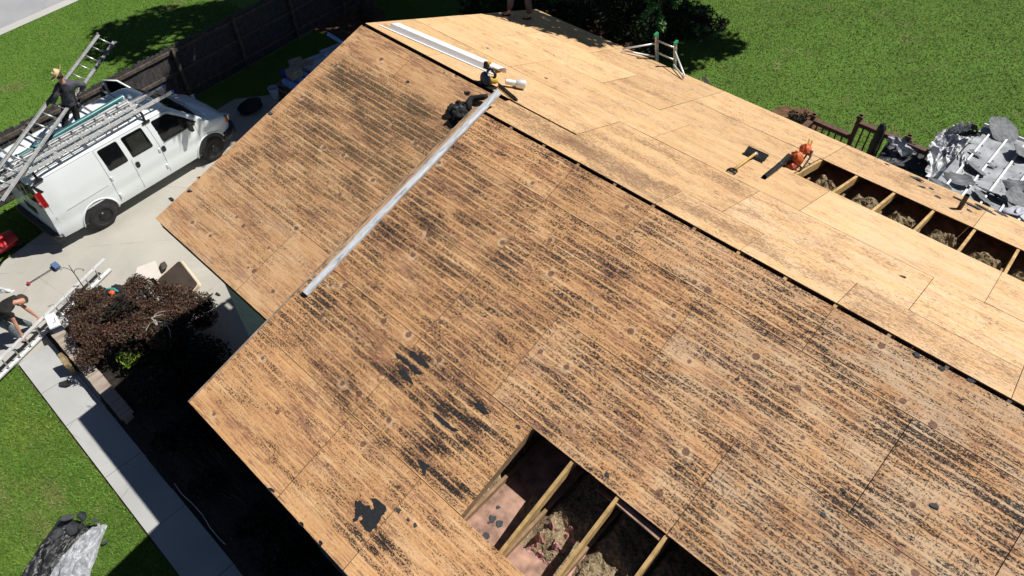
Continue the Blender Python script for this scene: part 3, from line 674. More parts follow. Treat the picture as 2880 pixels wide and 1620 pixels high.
# ============================================================ TREES
def leafcloud(name, centers, n, size, mat, parent=None, hues=(.45, .22), dry=.06, flatn=.3, squash=1.):
    """centers: (x, y, z, r) clumps; leaves in shells around each clump, with gaps"""
    cs = np.array(centers, dtype=float); wgt = cs[:, 3]**2; idx = nr.choice(len(cs), n, p=wgt/wgt.sum())
    d = nr.normal(size=(n, 3)); d /= np.linalg.norm(d, axis=1)[:, None]; r = nr.uniform(0, 1, n)**.45
    P = cs[idx, :3] + d*(cs[idx, 3]*r)[:, None]*np.array([1, 1, squash])
    a = nr.normal(size=(n, 3)); a[:, 2] *= flatn; a /= np.linalg.norm(a, axis=1)[:, None]
    up = nr.normal(size=(n, 3)); b = np.cross(a, up); b /= np.linalg.norm(b, axis=1)[:, None]
    s = size*nr.uniform(.5, 1.3, n); L = a*s[:, None]; W = b*(s*nr.uniform(.3, .5, n))[:, None]
    V = np.stack([P-L, P-L*.1+W, P+L, P-L*.1-W], 1).astype(np.float32)
    me = bpy.data.meshes.new(name); me.vertices.add(n*4); me.vertices.foreach_set('co', V.ravel()); me.loops.add(n*4)
    me.loops.foreach_set('vertex_index', np.arange(n*4)); me.polygons.add(n)
    me.polygons.foreach_set('loop_start', np.arange(0, n*4, 4)); me.polygons.foreach_set('loop_total', np.full(n, 4)); me.update(calc_edges=True)
    c = np.zeros((n, 4, 4), np.float32); cr = nr.uniform(-.24, .24, len(cs))
    c[:, :, 0] = np.clip(nr.normal(hues[0], hues[1], n)+cr[idx], 0, 1)[:, None]; c[:, :, 1] = ((nr.uniform(0, 1, n) < dry)*.8)[:, None]; c[:, :, 3] = 1
    setattr_col(me, 'var', c); me.materials.append(mat)
    o = bpy.data.objects.new(name, me); COL.objects.link(o)
    if parent: o.parent = parent; o.matrix_parent_inverse = Matrix.Translation(-parent.location)
    return o
def trunk(name, parent, base, top, r0, r1, limbs, mat):
    mb = MB(); b, tp_ = Vector(base), Vector(top); pts = []; n = 9
    for i in range(n+1):
        f = i/n; pts.append(b.lerp(tp_, f) + Vector((.12*math.sin(f*5+b.x), .12*math.cos(f*4+b.y), 0))*f)
    mb.tube(pts, [r0*(1.35 if i == 0 else 1)*(1-i/n)+r1*i/n for i in range(n+1)], 12)
    for (f, e) in limbs:
        s = b.lerp(tp_, f); e = Vector(e); md = s.lerp(e, .5)+Vector((0, 0, .25*(e-s).length*.4))
        mb.tube([s, md, e], [r1*1.4, r1, r1*.35], 8)
    return build(mb, name, mat, parent, True)
def tree(base, top, clumps, n, size, label, mat=None, group=None):
    t = thing('tree', base, label, 'tree', group)
    trunk('trunk', t, base, top, .24, .09, [(.45+.5*i/len(clumps), c[:3]) for i, c in enumerate(clumps[::2])], M['bark'])
    leafcloud('crown', clumps, n, size, mat or M['leafdark'], t)
    return t
def clumpset(boxes, n, r, seed):
    rr = random.Random(seed); out = []
    for (x0, x1, y0, y1, z0, z1) in boxes:
        for _ in range(n): out.append((rr.uniform(x0, x1), rr.uniform(y0, y1), rr.uniform(z0, z1), rr.uniform(*r)))
    return out
tree((-10.2, 7.25, 0), (-9.6, 8.2, 9), clumpset([(-12.4, -7.6, 5.9, 11., 8.0, 10.5)], 16, (.7, 1.3), 3) + [(-7.3, 4.9, 8.4, .8), (-8.2, 5.6, 9., 1.), (-9.2, 4.6, 9.3, .7), (-12.3, 6.3, 9.8, .8), (-11.3, 8.4, 11, 1.2), (-10, 10.5, 10, 1.3)], 17000, .17,
     'tree behind the far left roof corner, its trunk in deep shade by the fence')
tree((-6.5, 12.8, 0), (-4.2, 12.5, 9), clumpset([(-6.2, -.2, 7.2, 10., 8.0, 10.0), (-6.0, 1.6, 10, 15., 8.0, 10.5), (-5.5, 1.2, 15, 20, 8, 10.5), (-9.5, -4.5, 11.5, 16., 8, 10.), (-7.6, -5.2, 5.2, 11., 7.6, 9.2)], 15, (.9, 1.6), 5)
     + [(2.4, 17.2, 8.6, 1.2), (1.5, 18.6, 8.8, 1.3), (3.1, 18.8, 8.8, 1.0), (2.9, 15.9, 8.7, .8), (-7.2, 9.2, 8.2, 1.2), (-7.9, 8.6, 8.4, 1.), (-6.6, 9.8, 8.3, 1.1), (-8.4, 9.4, 8.4, 1.), (-1., 12.5, 8.6, 1.5), (-2.5, 14, 8.8, 1.6), (-.5, 15.5, 9, 1.5), (.3, 13.8, 8.8, 1.3), (-4.9, 3.8, 8.4, .9), (-5.7, 3.5, 8.4, .9), (-5.6, 2.4, 8.5, .75), (-4.9, 2.4, 8.4, .6), (-6.3, 1.6, 8.5, .6), (-5.6, 5.6, 8.6, 1.1), (-4.4, 6.2, 8.8, 1.2), (-5.2, 4.5, 8.3, .9), (-6.5, 5.0, 8.6, .8), (-3.2, 6.6, 9, 1.1), (-.2, 5.9, 8.9, .45), (1.9, 6.1, 9.4, .6), (2.6, 6.7, 9.8, .75), (3.5, 6.9, 9.6, .5), (1.2, 6.6, 9.2, .7), (3.0, 7.8, 9.8, .8), (2.2, 10, 9.6, .8)], 64000, .23,
     'large dark tree behind the house that shades the back roof corner')
hb = atd(1850, 40, 23.0)
br = thing('hanging_branch', hb+Vector((0, 0, .6)), 'leafy light green branch hanging over the dark shade behind the roof', 'branch')
mb = MB(); A1 = atd(1860, -60, 23.); B1 = atd(1822, 40, 23.); C1 = atd(1862, 72, 23.); mb.tube([A1, atd(1850, 10, 23.), B1], [.02, .014, .006], 6); mb.tube([A1, atd(1862, 20, 23.), C1], [.02, .014, .006], 6)
build(mb, 'stem', M['bark'], br)
pts = []
for (u, v, r) in [(1812, 44, .10), (1820, 38, .12), (1828, 28, .10), (1838, 16, .10), (1850, 20, .08), (1855, 34, .09), (1858, 48, .10), (1856, 62, .13), (1862, 74, .13), (1860, 82, .08), (1900, 12, .12), (1906, 2, .14), (1825, 20, .06)]:
    q_ = atd(u, v, 23.); pts.append((q_.x, q_.y, q_.z, r))
leafcloud('leaves', pts, 420, .075, M['leaflight'], br, (.55, .25), 0, 1.)
# shaded undergrowth below the trees, flower bed and trellis
def shrub(name, centers, n, size, mat, label, cat='shrub', group=None, stem=True, hues=(.45, .22), dry=.05, flatn=.5, squash=.7, smat=None, sr=.012, parts='foliage'):
    c = np.array(centers); base = Vector((c[:, 0].mean(), c[:, 1].mean(), 0))
    t = thing(name, base, label, cat, group)
    if stem:
        mb = MB()
        for (x, y, z, r) in centers[:14]: mb.tube([base+Vector((rnd.uniform(-.05, .05), rnd.uniform(-.05, .05), .02)), Vector(((x+base.x)/2, (y+base.y)/2, z*.65)), Vector((x, y, z))], [sr*1.6, sr, sr*.5], 6)
        build(mb, 'stem', smat or M['bark'], t)
    leafcloud(parts, centers, n, size, mat, t, hues, dry, flatn, squash)
    return t
ug = clumpset([(-4.8, -.8, 11.2, 15., .1, .8), (-7.5, -3.5, 8.6, 12., .1, .7)], 26, (.35, .7), 21)
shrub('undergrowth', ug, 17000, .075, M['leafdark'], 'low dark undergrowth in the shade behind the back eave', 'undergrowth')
gv = atz(1985, 95, 0)
fl = shrub('flowering_plant', [(gv.x+dx, gv.y+dy, .35+dz, r) for dx, dy, dz, r in [(0, 0, 0, .32), (.35, .3, .1, .25), (-.35, .1, .05, .28), (.1, -.35, 0, .25), (.5, -.1, .1, .2)]], 900, .06, M['leafred'], 'dark flowering plant with pink blooms in the shaded back garden', 'flower')
for (u, v) in [(1962, 100), (1972, 118), (1948, 64), (1996, 88), (1890, 121), (1911, 122)]:
    mb = MB(); q_ = atz(u, v, .55); vs = [q_]
    for k in range(10): a = k*.628; rr_ = .07 if k % 2 else .035; vs.append(q_+Vector((math.cos(a)*rr_, math.sin(a)*rr_, .02+.02*(k % 2))))
    mb.add(vs, [(0, 1+k, 1+(k+1) % 10) for k in range(10)]); build(mb, 'bloom', M['petal'], fl)
q_ = atz(1970, 86, .3); shrub('large_leaf_plant', [(q_.x, q_.y, .4, .2)], 26, .2, M['leaflight'], 'plant with a few large pale green leaves in the shaded back garden', 'plant', flatn=.3)
a, b = atz(1990, 130, .1), atz(2042, 64, .9)
mb = MB(); mb.tube([a, b], .014, 8); mb.tube([atz(1945, 50, .4), atz(1965, 28, .9), atz(2000, 30, 1.), atz(2026, 55, .8), atz(2008, 80, .4)], .012, 8)
tag(build(mb, 'garden_stake', M['teal'], None, True), 'thin teal stake with a bent hoop in the shaded back garden', 'garden stake')
e = atz(2245, 330, .12)
shrub('dead_plant', [(e.x+rnd.uniform(-.35, .35), e.y+rnd.uniform(-.25, .25), .15, .18) for _ in range(9)], 420, .05, M['leafshade'], 'dead dark plant on bare soil beside the deck corner', 'plant', dry=.3, flatn=1.)
# ---- maple and shrubs by the sidewalk
mc = atz(395, 880, .8); cl = []
rr = random.Random(4)
outline = [(225, 830), (270, 880), (330, 850), (372, 812), (400, 800), (440, 810), (500, 830), (560, 850), (575, 895), (520, 890), (470, 870), (420, 860), (370, 850), (320, 850), (300, 930), (270, 960), (250, 1000), (340, 935), (455, 950), (330, 880), (380, 900), (470, 940), (450, 900), (410, 920), (240, 930), (540, 870), (215, 870), (232, 905), (575, 862), (520, 845), (470, 820), (380, 790), (490, 900), (262, 840)]
for (u, v) in outline:
    z = 1.02 - .000012*((u-400)**2 + 1.2*(v-890)**2)*.9; z = max(.45, z); q_ = atz(u, v, z); cl.append((q_.x, q_.y, q_.z, rr.uniform(.20, .33)))
for _ in range(34):
    a_ = rr.uniform(0, 6.283); u, v = 400+188*math.cos(a_)*rr.uniform(.85, 1.02), 882+92*math.sin(a_)*rr.uniform(.85, 1.05)
    if v > 945 or (u < 350 and v < 862): continue
    z = max(.4, .98-.000012*((u-400)**2+1.2*(v-890)**2)); q_ = atz(u, v, z); cl.append((q_.x, q_.y, q_.z, rr.uniform(.07, .14)))
mp = shrub('japanese_maple', cl, 33000, .031, M['leafred'], 'weeping maroon-leaved maple spreading over the low block wall', 'tree', hues=(.5, .26), dry=.14, flatn=.7, squash=.45, smat=M['palebark'], sr=.022, parts='crown')
mb = MB()
b0 = atz(445, 925, 1.28)
for path in [[(447, 921), (432, 905), (420, 912), (410, 930)], [(440, 908), (425, 895), (440, 888), (458, 885)], [(447, 921), (436, 900), (428, 900), (436, 885), (446, 878), (470, 874)], [(447, 921), (452, 910), (470, 915), (478, 930), (480, 950)], [(440, 906), (460, 905), (486, 914)]]:
    mb.tube([atz(u, v, 1.34+.03*math.sin(i*2)) for i, (u, v) in enumerate(path)], [.014-.002*i for i in range(len(path))], 6)
build(mb, 'bare_branch', M['palebark'], mp, True)
gs = [(atz(u, v, .5)) for u, v in [(350, 995), (370, 1000), (385, 1010), (360, 1020), (345, 1005), (395, 1000)]]
shrub('green_shrub', [(p_.x, p_.y, .5, .13) for p_ in gs], 420, .05, M['leafyel'], 'small bright yellow-green shrub under the edge of the maple', 'shrub', hues=(.5, .3))
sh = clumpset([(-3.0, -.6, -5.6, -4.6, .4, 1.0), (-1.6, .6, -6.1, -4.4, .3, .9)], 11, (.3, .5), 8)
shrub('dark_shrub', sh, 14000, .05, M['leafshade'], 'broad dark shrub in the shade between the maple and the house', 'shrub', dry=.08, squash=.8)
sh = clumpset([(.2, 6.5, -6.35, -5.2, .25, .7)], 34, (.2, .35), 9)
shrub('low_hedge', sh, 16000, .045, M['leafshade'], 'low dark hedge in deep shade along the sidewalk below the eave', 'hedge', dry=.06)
# loose leaves and pebbles at the bed corner
mb = MB()
for _ in range(70):
    u, v = rnd.uniform(165, 290), rnd.uniform(885, 935)
    q_ = atz(u, v, .18); s_ = rnd.uniform(.01, .03); mb.box(q_, (s_*2, s_*1.4, s_), Matrix.Rotation(rnd.uniform(0, 3), 3, 'Z'))
tag(build(mb, 'gravel', M['shingle']), kind='stuff')
# ---- low retaining wall with brick cap
rw = thing('retaining_wall', (-4.2, -6.5, 0), 'low garden wall with a pale brick cap beside the sidewalk', 'wall')
wz = .34; w0 = atz(158, 908, wz); w1 = atz(318, 1128, wz)
mb = MB(); mb.box(((w0.x-.9)/2, -6.56, wz/2-.03), (-.9-w0.x, .19, wz-.06)); mb.box((w0.x+.09, -6.1, wz/2-.03), (.18, .74, wz-.06))
build(mb, 'wall_face', M['brick_cap'], rw)
mb = MB(); x = w0.x-.03
while x < -.9:
    wd = rnd.uniform(.085, .095); mb.box((x+wd/2, -6.55+rnd.uniform(-.006, .006), wz-.03+rnd.uniform(-.004, .004)), (wd, .26, .06)); x += wd+.007
build(mb, 'cap_bricks', M['brick_cap'], rw)
mb = MB(); y = -6.40
while y < -5.7:
    mb.box((w0.x+.09, y+.12, wz-.03+rnd.uniform(-.004, .004)), (.26, .235, .06)); y += .245
build(mb, 'cap_stones', M['panelwhite'], rw)
# leaning tan slab
a, b = atz(208, 1056, .06), atz(186, 1012, .06)
mb = MB(); o = a; u_ = (b-a).normalized(); up = (Vector((0, 0, 1)) - u_.cross(Vector((0, 0, 1)))*.12).normalized()
if up.z < 0: up = -up
mb.prism([(0, 0), (.02, .34), (.36, .42), (.40, .02)], o, u_, up, .09)
tag(build(mb, 'stone_slab', M['tan'], None, False, .012), 'upright tan stone slab standing on the sidewalk by the garden wall', 'stone slab')
# thin white edging strip along the shaded bed
mb = MB(); mb.tube([Vector((.3+.32*i, -6.66+.025*math.sin(i*1.7), .07+.004*math.sin(i*2.3))) for i in range(26)], .009, 6)
tag(build(mb, 'garden_hose', M['hose'], None, True), 'thin white hose lying along the shaded edge of the sidewalk', 'hose')
# ============================================================ VAN
VF = Vector((-.10033, .99495, 0)); VR = Vector((.99495, .10033, 0)); VO = Vector((-7.5646, -5.4891, 0.052)); VU = Vector((0, 0, 1))
def V3(s, y, z): return VO + VF*s + VR*y + VU*z
def lerp_tab(tab, x):
    if x <= tab[0][0]: return tab[0][1]
    for (a, b), (c, d) in zip(tab[:-1], tab[1:]):
        if x <= c: f = (x-a)/(c-a); f = f*f*(3-2*f) if False else f; return b+(d-b)*f
    return tab[-1][1]
ROOF = [(.27, 1.95), (.40, 2.04), (.7, 2.09), (3.3, 2.12), (3.75, 2.09), (3.95, 2.02), (4.1, 1.92), (4.72, 1.34), (4.80, 1.27), (5.1, 1.18), (5.32, 1.08), (5.44, .96), (5.5, .8), (5.52, .62)]
HALF = [(.27, .96), (.6, 1.), (4.3, 1.), (4.9, .98), (5.2, .93), (5.38, .84), (5.47, .74), (5.52, .66)]
def vhalf(s, z):
    W = lerp_tab(HALF, s); t_ = max(0, min(1, (z-1.30)/.8))
    return W - .135*t_**1.4 - .03*max(0, (.62-z)/.25)**2 + .018*math.exp(-((z-.98)/.07)**2) - .012*math.exp(-((z-.78)/.06)**2)
def section(s):
    zt = lerp_tab(ROOF, s); pts = []
    zs = zt-.13
    for z in np.linspace(.36, zs, 15): pts.append((vhalf(s, z), z))
    w1 = pts[-1][0]
    for a in np.linspace(.2, 1, 5): aa = a*math.pi/2; pts.append((w1-.17*(1-math.cos(aa)), zs+.095*math.sin(aa)))
    w2 = w1-.17
    for f in np.linspace(.82, 0, 6): pts.append((w2*f, zs+.095+.035*(1-f*f)))
    full = pts + [(-y, z) for y, z in pts[:-1][::-1]]
    return full
van = thing('van', VO, 'white cargo van with ladders on its roof rack, parked on the driveway', 'van')
mb = MB(); ss = [.27, .29, .33, .4, .5] + list(np.linspace(.6, 3.7, 26)) + [3.8, 3.88, 3.96, 4.03, 4.1, 4.2, 4.3, 4.42, 4.54, 4.64, 4.72, 4.77, 4.82, 4.9, 5.0, 5.1, 5.2, 5.28, 5.35, 5.4, 5.44, 5.47, 5.5, 5.52]
sec = [section(s) for s in ss]; nn = len(sec[0])
vs = [V3(s + (-.06*max(0, 1-(z-.4)/1.6) if s < .5 else 0), y, z) for s, sc in zip(ss, sec) for (y, z) in sc]
fs = [(i*nn+j, i*nn+j+1, (i+1)*nn+j+1, (i+1)*nn+j) for i in range(len(ss)-1) for j in range(nn-1)]
fs += [tuple(range(nn)), tuple(range((len(ss)-1)*nn, len(ss)*nn))[::-1]] + [(i*nn, (i+1)*nn, (i+1)*nn+nn-1, i*nn+nn-1) for i in range(len(ss)-1)]
mb.add(vs, fs); body = build(mb, 'body', M['vanwhite'], van, True, 0, 40)
def sidepatch(poly, name, mat, off=.006, parent=van, sub=6, sgn=1, thick=None, round_=.05):
    """closed outline (s, z) laid on the van's side as a fan grid"""
    P = []; k = len(poly)
    for i in range(k):      # rounded corners
        a, b, c = Vector(poly[i-1]), Vector(poly[i]), Vector(poly[(i+1) % k])
        d1, d2 = (a-b), (c-b); r1 = min(round_, d1.length*.4); r2 = min(round_, d2.length*.4); p1, p2 = b+d1.normalized()*r1, b+d2.normalized()*r2
        for t_ in (0, .33, .67, 1): P.append((p1.lerp(b, t_)).lerp(b.lerp(p2, t_), t_))
    cx = sum((p for p in P), Vector((0, 0)))/len(P); vs = []; n = len(P)
    for r in range(sub):
        f = 1-r/sub
        for p in P: s, z = cx + (p-cx)*f; vs.append(V3(s, sgn*(vhalf(s, z)+off), z))
    s, z = cx; vs.append(V3(s, sgn*(vhalf(s, z)+off), z))
    fs = [(r*n+i, r*n+(i+1) % n, (r+1)*n+(i+1) % n, (r+1)*n+i) for r in range(sub-1) for i in range(n)] + [((sub-1)*n+i, (sub-1)*n+(i+1) % n, sub*n) for i in range(n)]
    mb = MB(); mb.add(vs, fs)
    low = [Vector(v) - VR*sgn*(off+.01) for v in vs[:n]]; mb.add([Vector(v) for v in vs[:n]]+low, [(i, (i+1) % n, n+(i+1) % n, n+i) for i in range(n)])
    return build(mb, name, mat, parent, True, 0, 40)
W1 = [(1.91, 1.93), (2.43, 1.93), (2.46, 1.35), (1.94, 1.35)]; W2 = [(2.55, 1.93), (3.12, 1.93), (3.18, 1.36), (2.59, 1.36)]
W3 = [(3.40, 1.93), (3.86, 1.92), (4.18, 1.66), (4.50, 1.35), (3.45, 1.34)]
sidepatch(W1, 'window', M['glass']); w2 = sidepatch(W2, 'window', M['glass']); sidepatch(W3, 'window', M['glass'])
sidepatch(W3, 'window', M['glass'], sgn=-1)
mb = MB()
for i in range(13): z = 1.42+i*.036; mb.bar(V3(2.66, vhalf(2.7, z)+.010, z), V3(3.08, vhalf(3, z)+.010, z), .004, .008)
for i in range(14): s = 2.66+i*.032; mb.bar(V3(s, vhalf(s, 1.42)+.010, 1.42), V3(s, vhalf(s, 1.86)+.010, 1.86), .006, .003)
build(mb, 'grille', plain('window_mesh', (.06, .065, .05), .5), w2)
mb = MB(); mb.bar(V3(3.47, vhalf(3.5, 1.335)+.012, 1.335), V3(4.42, vhalf(4.4, 1.335)+.012, 1.335), .02, .03); build(mb, 'window_sill', M['blackpl'], van)
def seam(pts, name='door_seam', w=.006, sgn=1):
    mb = MB()
    for (a, b) in zip(pts[:-1], pts[1:]):
        n = max(1, int(math.hypot(b[0]-a[0], b[1]-a[1])/.09))
        for i in range(n):
            p = [a[0]+(b[0]-a[0])*i/n, a[1]+(b[1]-a[1])*i/n]; q_ = [a[0]+(b[0]-a[0])*(i+1)/n, a[1]+(b[1]-a[1])*(i+1)/n]
            mb.bar(V3(p[0], sgn*(vhalf(*p)+.0015), p[1]), V3(q_[0], sgn*(vhalf(*q_)+.0015), q_[1]), w, w)
    return build(mb, name, plain('door_seam_gap', (.16, .17, .18), .7) if 'seamM' not in M else M['seamM'], van)  # grey strip drawn over the door joint
M['seamM'] = plain('seam_gap', (.17, .18, .19), .7)
seam([(1.84, 2.0), (1.86, .44)]); seam([(2.52, 1.32), (2.53, .44)]); seam([(3.25, 2.0), (3.32, 1.3), (3.33, .44)]); seam([(4.40, 1.30), (4.43, .9), (4.30, .5)])
seam([(.34, 1.5), (.36, .5)]); seam([(.55, 1.98), (1.8, 2.0)], w=.005); seam([(.62, 1.02), (1.75, 1.04)], w=.004); seam([(1.86, 1.985), (4.0, 2.0)], w=.005)
for (s, z) in [(2.62, 1.13), (3.39, 1.15)]:
    sidepatch([(s-.055, z+.08), (s+.055, z+.08), (s+.055, z-.08), (s-.055, z-.08)], 'door_handle', M['blackpl'], .012, sub=2)
for (s, z) in [(1.90, 1.16), (1.90, .62), (3.28, 1.18), (3.30, .66)]:
    mb = MB(); mb.box(V3(s, vhalf(s, z)+.01, z), (.03, .05, .09)); build(mb, 'hinge', M['vanwhite'], van)
# wheels and arches
for (s, sg) in [(1.28, 1), (4.66, 1), (1.28, -1), (4.66, -1)]:
    r = .36; mb = MB(); n = 22
    arc = [(s+.455*math.cos(a), .37+.455*math.sin(a)) for a in np.linspace(-.12, math.pi+.12, n)]
    o = sidepatch([(p[0], max(.37, p[1])) for p in arc], 'wheel_arch_patch', M['blackpl'], .004, sgn=sg, round_=.01)  # black patch on the van side stands in for the shaded wheel well
    mb = MB(); pr = [(s+.475*math.cos(a), .37+.475*math.sin(a)) for a in np.linspace(-.1, math.pi+.1, 26)]
    mb.tube([V3(p[0], sg*(vhalf(*p)+.0), p[1]) for p in pr], .022, 8); build(mb, 'arch_lip', M['vanwhite'], van, True)
    wl = MB(); c = V3(s, sg*.80, r+.0); ax = VR*sg
    wl.lathe([(.20, 0.0), (.33, 0), (.365, .03), (.37, .08), (.37, .15), (.35, .20), (.30, .225), (.235, .225), (.22, .20)], c, ax, 36)
    wheel = build(wl, 'wheel', M['rubber'], van, True, 0, 35)
    if s < 2:
        md = MB(); md.lathe([(.3705, .045), (.373, .08), (.373, .14), (.366, .175)], c, ax, 36); build(md, 'mud_band', M['mud'], wheel, True)
    rm = MB(); rm.lathe([(.225, .17), (.22, .205), (.17, .190), (.10, .205), (.085, .225), (.05, .235), (.0, .235)], c, ax, 32); rim = build(rm, 'rim', M['steel'], wheel, True, 0, 30)
    ho = MB()
    for k in range(8):
        a = k*math.pi/4; d_ = VF*math.cos(a)+VU*math.sin(a); ho.lathe([(.027, 0), (.026, .003), (.0, .003)], c+ax*.192+d_*.145, ax, 10)
    for k in range(8):
        a = k*math.pi/4+.39; d_ = VF*math.cos(a)+VU*math.sin(a); ho.lathe([(.010, 0), (.009, .02), (.0, .02)], c+ax*.20+d_*.075, ax, 8)
    build(ho, 'rim_holes', M['glass'], wheel)
# rear: corner pillar, tail light, windows, plate recess, bumper
def rearpoly(poly, name, mat, off=.012, par=van):
    mb = MB(); mb.prism([(y, z) for y, z in poly], V3(.25-off, 0, 0), VR, VU, -.01)
    for i, v in enumerate(mb.v):
        v = Vector(v); z = v.z-VO.z; v += VF*(-.06*max(0, 1-(z-.4)/1.6)+.02); mb.v[i] = tuple(v)
    return build(mb, name, mat, par)
sg = sidepatch([(.285, 1.93), (.33, 1.93), (.45, 1.70), (.35, 1.69)], 'rear_corner_trim', M['blackpl'], .008, round_=.01)
rearpoly([(.10, 1.88), (.78, 1.86), (.84, 1.38), (.10, 1.33)], 'rear_window', M['glass']); rearpoly([(-.78, 1.86), (-.10, 1.88), (-.10, 1.33), (-.84, 1.38)], 'rear_window', M['glass'])
for y in (.45, -.45): mb = MB(); mb.bar(V3(.215, y-.02, 1.36), V3(.235, y+.03, 1.85), .012, .02); build(mb, 'wiper', M['alu'], van)
rearpoly([(.0, .45), (.008, .45), (.008, 1.95), (.0, 1.95)], 'rear_door_seam', M['seamM'])
rearpoly([(-.28, .98), (.28, .98), (.24, .78), (-.24, .78)], 'plate_recess', M['blackpl'])
for sg_ in (1, -1):
    sidepatch([(.26, 1.74), (.37, 1.74), (.37, 1.34), (.26, 1.34)], 'tail_light', M['red'], .012, sgn=sg_, sub=2, round_=.02)
    mb = MB(); mb.box(V3(.235, sg_*.885, 1.55), (.14, .04, .42), Matrix((VR, VF, VU)).transposed()); tl_ = build(mb, 'tail_light', M['red'], van, False, .01)
    mb = MB(); mb.box(V3(.230, sg_*.885, 1.49), (.144, .044, .06), Matrix((VR, VF, VU)).transposed()); build(mb, 'reverse_lens', M['pinklens'], tl_)
    mb = MB(); mb.box(V3(.255, sg_*.87, 1.86), (.16, .04, .22), Matrix((VR, VF, VU)).transposed()); build(mb, 'rear_corner_panel', M['blackpl'], van)
mb = MB(); mb.tube([V3(.28, .98, .42), V3(.16, .93, .42), V3(.13, .7, .43), V3(.13, -.7, .43), V3(.16, -.93, .42), V3(.28, -.98, .42)], .075, 10); build(mb, 'bumper', M['blackpl'], van, True)
mb = MB(); mb.tube([V3(5.1, .95, .48), V3(5.42, .86, .48), V3(5.54, .6, .50), V3(5.56, 0, .5), V3(5.54, -.6, .50), V3(5.42, -.86, .48), V3(5.1, -.95, .48)], .125, 12); build(mb, 'bumper', M['blackpl'], van, True)
for sg_ in (1, -1):
    mb = MB(); mb.box(V3(5.46, sg_*.70, .86), (.10, .26, .16), Matrix((VF, VR, VU)).transposed() @ Matrix.Rotation(-sg_*.45, 3, 'Z')); hl = build(mb, 'headlight', M['chrome'], van, False, .02)
    mb = MB(); mb.box(V3(5.40, sg_*.82, .86), (.10, .06, .16), Matrix((VF, VR, VU)).transposed() @ Matrix.Rotation(-sg_*.45, 3, 'Z')); build(mb, 'indicator', M['orange'], hl)
# windscreen on the sloping front
def topz(s, y):
    sc = section(s); pts = [(yy, zz) for yy, zz in sc if yy >= -1e-6][::-1]
    y = abs(y)
    for (a, b), (c, d) in zip(pts[:-1], pts[1:]):
        if a <= y <= c+1e-9: return b+(d-b)*((y-a)/(c-a+1e-9))
    return pts[-1][1]
mb = MB()
def wsf(a, b):
    s = 4.06+(4.70-4.06)*b; wv_ = (.70+.13*b); yy = (a*2-1)*wv_; s2 = s - .10*(abs(a*2-1)**2.5)*(1 if b > .5 else .7)
    return V3(s2+.004, yy, topz(s2, yy)+.010)
mb.grid(wsf, 20, 12); build(mb, 'windscreen', M['glass'], van, True)
mb = MB(); mb.bar(V3(4.74, -.5, topz(4.72, -.5)+.02), V3(4.32, -.05, topz(4.32, 0)+.03), .012, .012); mb.bar(V3(4.75, .1, topz(4.72, .1)+.02), V3(4.45, .62, topz(4.4, .6)+.03), .012, .012)
build(mb, 'wiper', M['blackpl'], van)
mb = MB(); mb.tube([V3(4.86+.012*math.sin(i), -.9+.1*i, topz(4.86, -.9+.1*i)+.003) for i in range(19)], .004, 5); build(mb, 'hood_seam', M['seamM'], van)
mb = MB(); mb.tube([V3(4.25, .98, 1.36), V3(4.22, 1.08, 1.36)], .03, 8); mb.box(V3(4.20, 1.16, 1.43), (.09, .16, .25), Matrix((VF, VR, VU)).transposed()); build(mb, 'mirror', M['blackpl'], van, False, .02)
# open far-side front door
dh = V3(4.38, -1.0, 0); dv = (-VF*.62 - VR*.78).normalized()
dn = dv.cross(VU)
mb = MB(); mb.prism([(0, .45), (.95, .45), (1.0, 1.32), (0, 1.32)], dh, dv, VU, .06); door = build(mb, 'door', M['vanwhite'], van, False, .01)
mb = MB(); fr = [(0.0, 1.30), (.30, 1.62), (.62, 1.90), (.98, 1.93), (1.0, 1.30)]
mb.tube([dh+dv*a+VU*b for a, b in fr], .028, 8); build(mb, 'window_frame', M['vanwhite'], door, True)
mb = MB(); mb.prism([(.06, 1.32), (.32, 1.60), (.62, 1.87), (.96, 1.90), (.97, 1.32)], dh+dn*.02, dv, VU, .006); build(mb, 'window', M['glass'], door)
# rack: feet, cross bars with raised brackets
rk = MB(); rk.tube([V3(.45, .80, 2.20), V3(3.35, .80, 2.22)], .014, 8); rk.tube([V3(.45, -.80, 2.20), V3(3.35, -.80, 2.22)], .014, 8); rack = build(rk, 'roof_rack', M['steel'], van)
for i, s in enumerate([.48, 1.19, 1.9, 2.6, 3.3]):
    mb = MB(); mb.bar(V3(s, -.88, 2.22), V3(s, .88, 2.22), .05, .03); mb.bar(V3(s, .1, 2.235), V3(s+.0, .45, 2.38), .06, .02); mb.bar(V3(s, .45, 2.38), V3(s-.04, .72, 2.24), .07, .02)
    build(mb, 'cross_bar', M['alu'], rack)
for s in (.48, 3.3):
    for y in (-.88, .88):
        mb = MB(); mb.bar(V3(s, y*1.0, 1.98), V3(s, y, 2.24), .05, .05); mb.box(V3(s, y*1.02, 1.985), (.20, .06, .05), Matrix((VF, VR, VU)).transposed()); build(mb, 'rack_foot', M['steel'], rack)
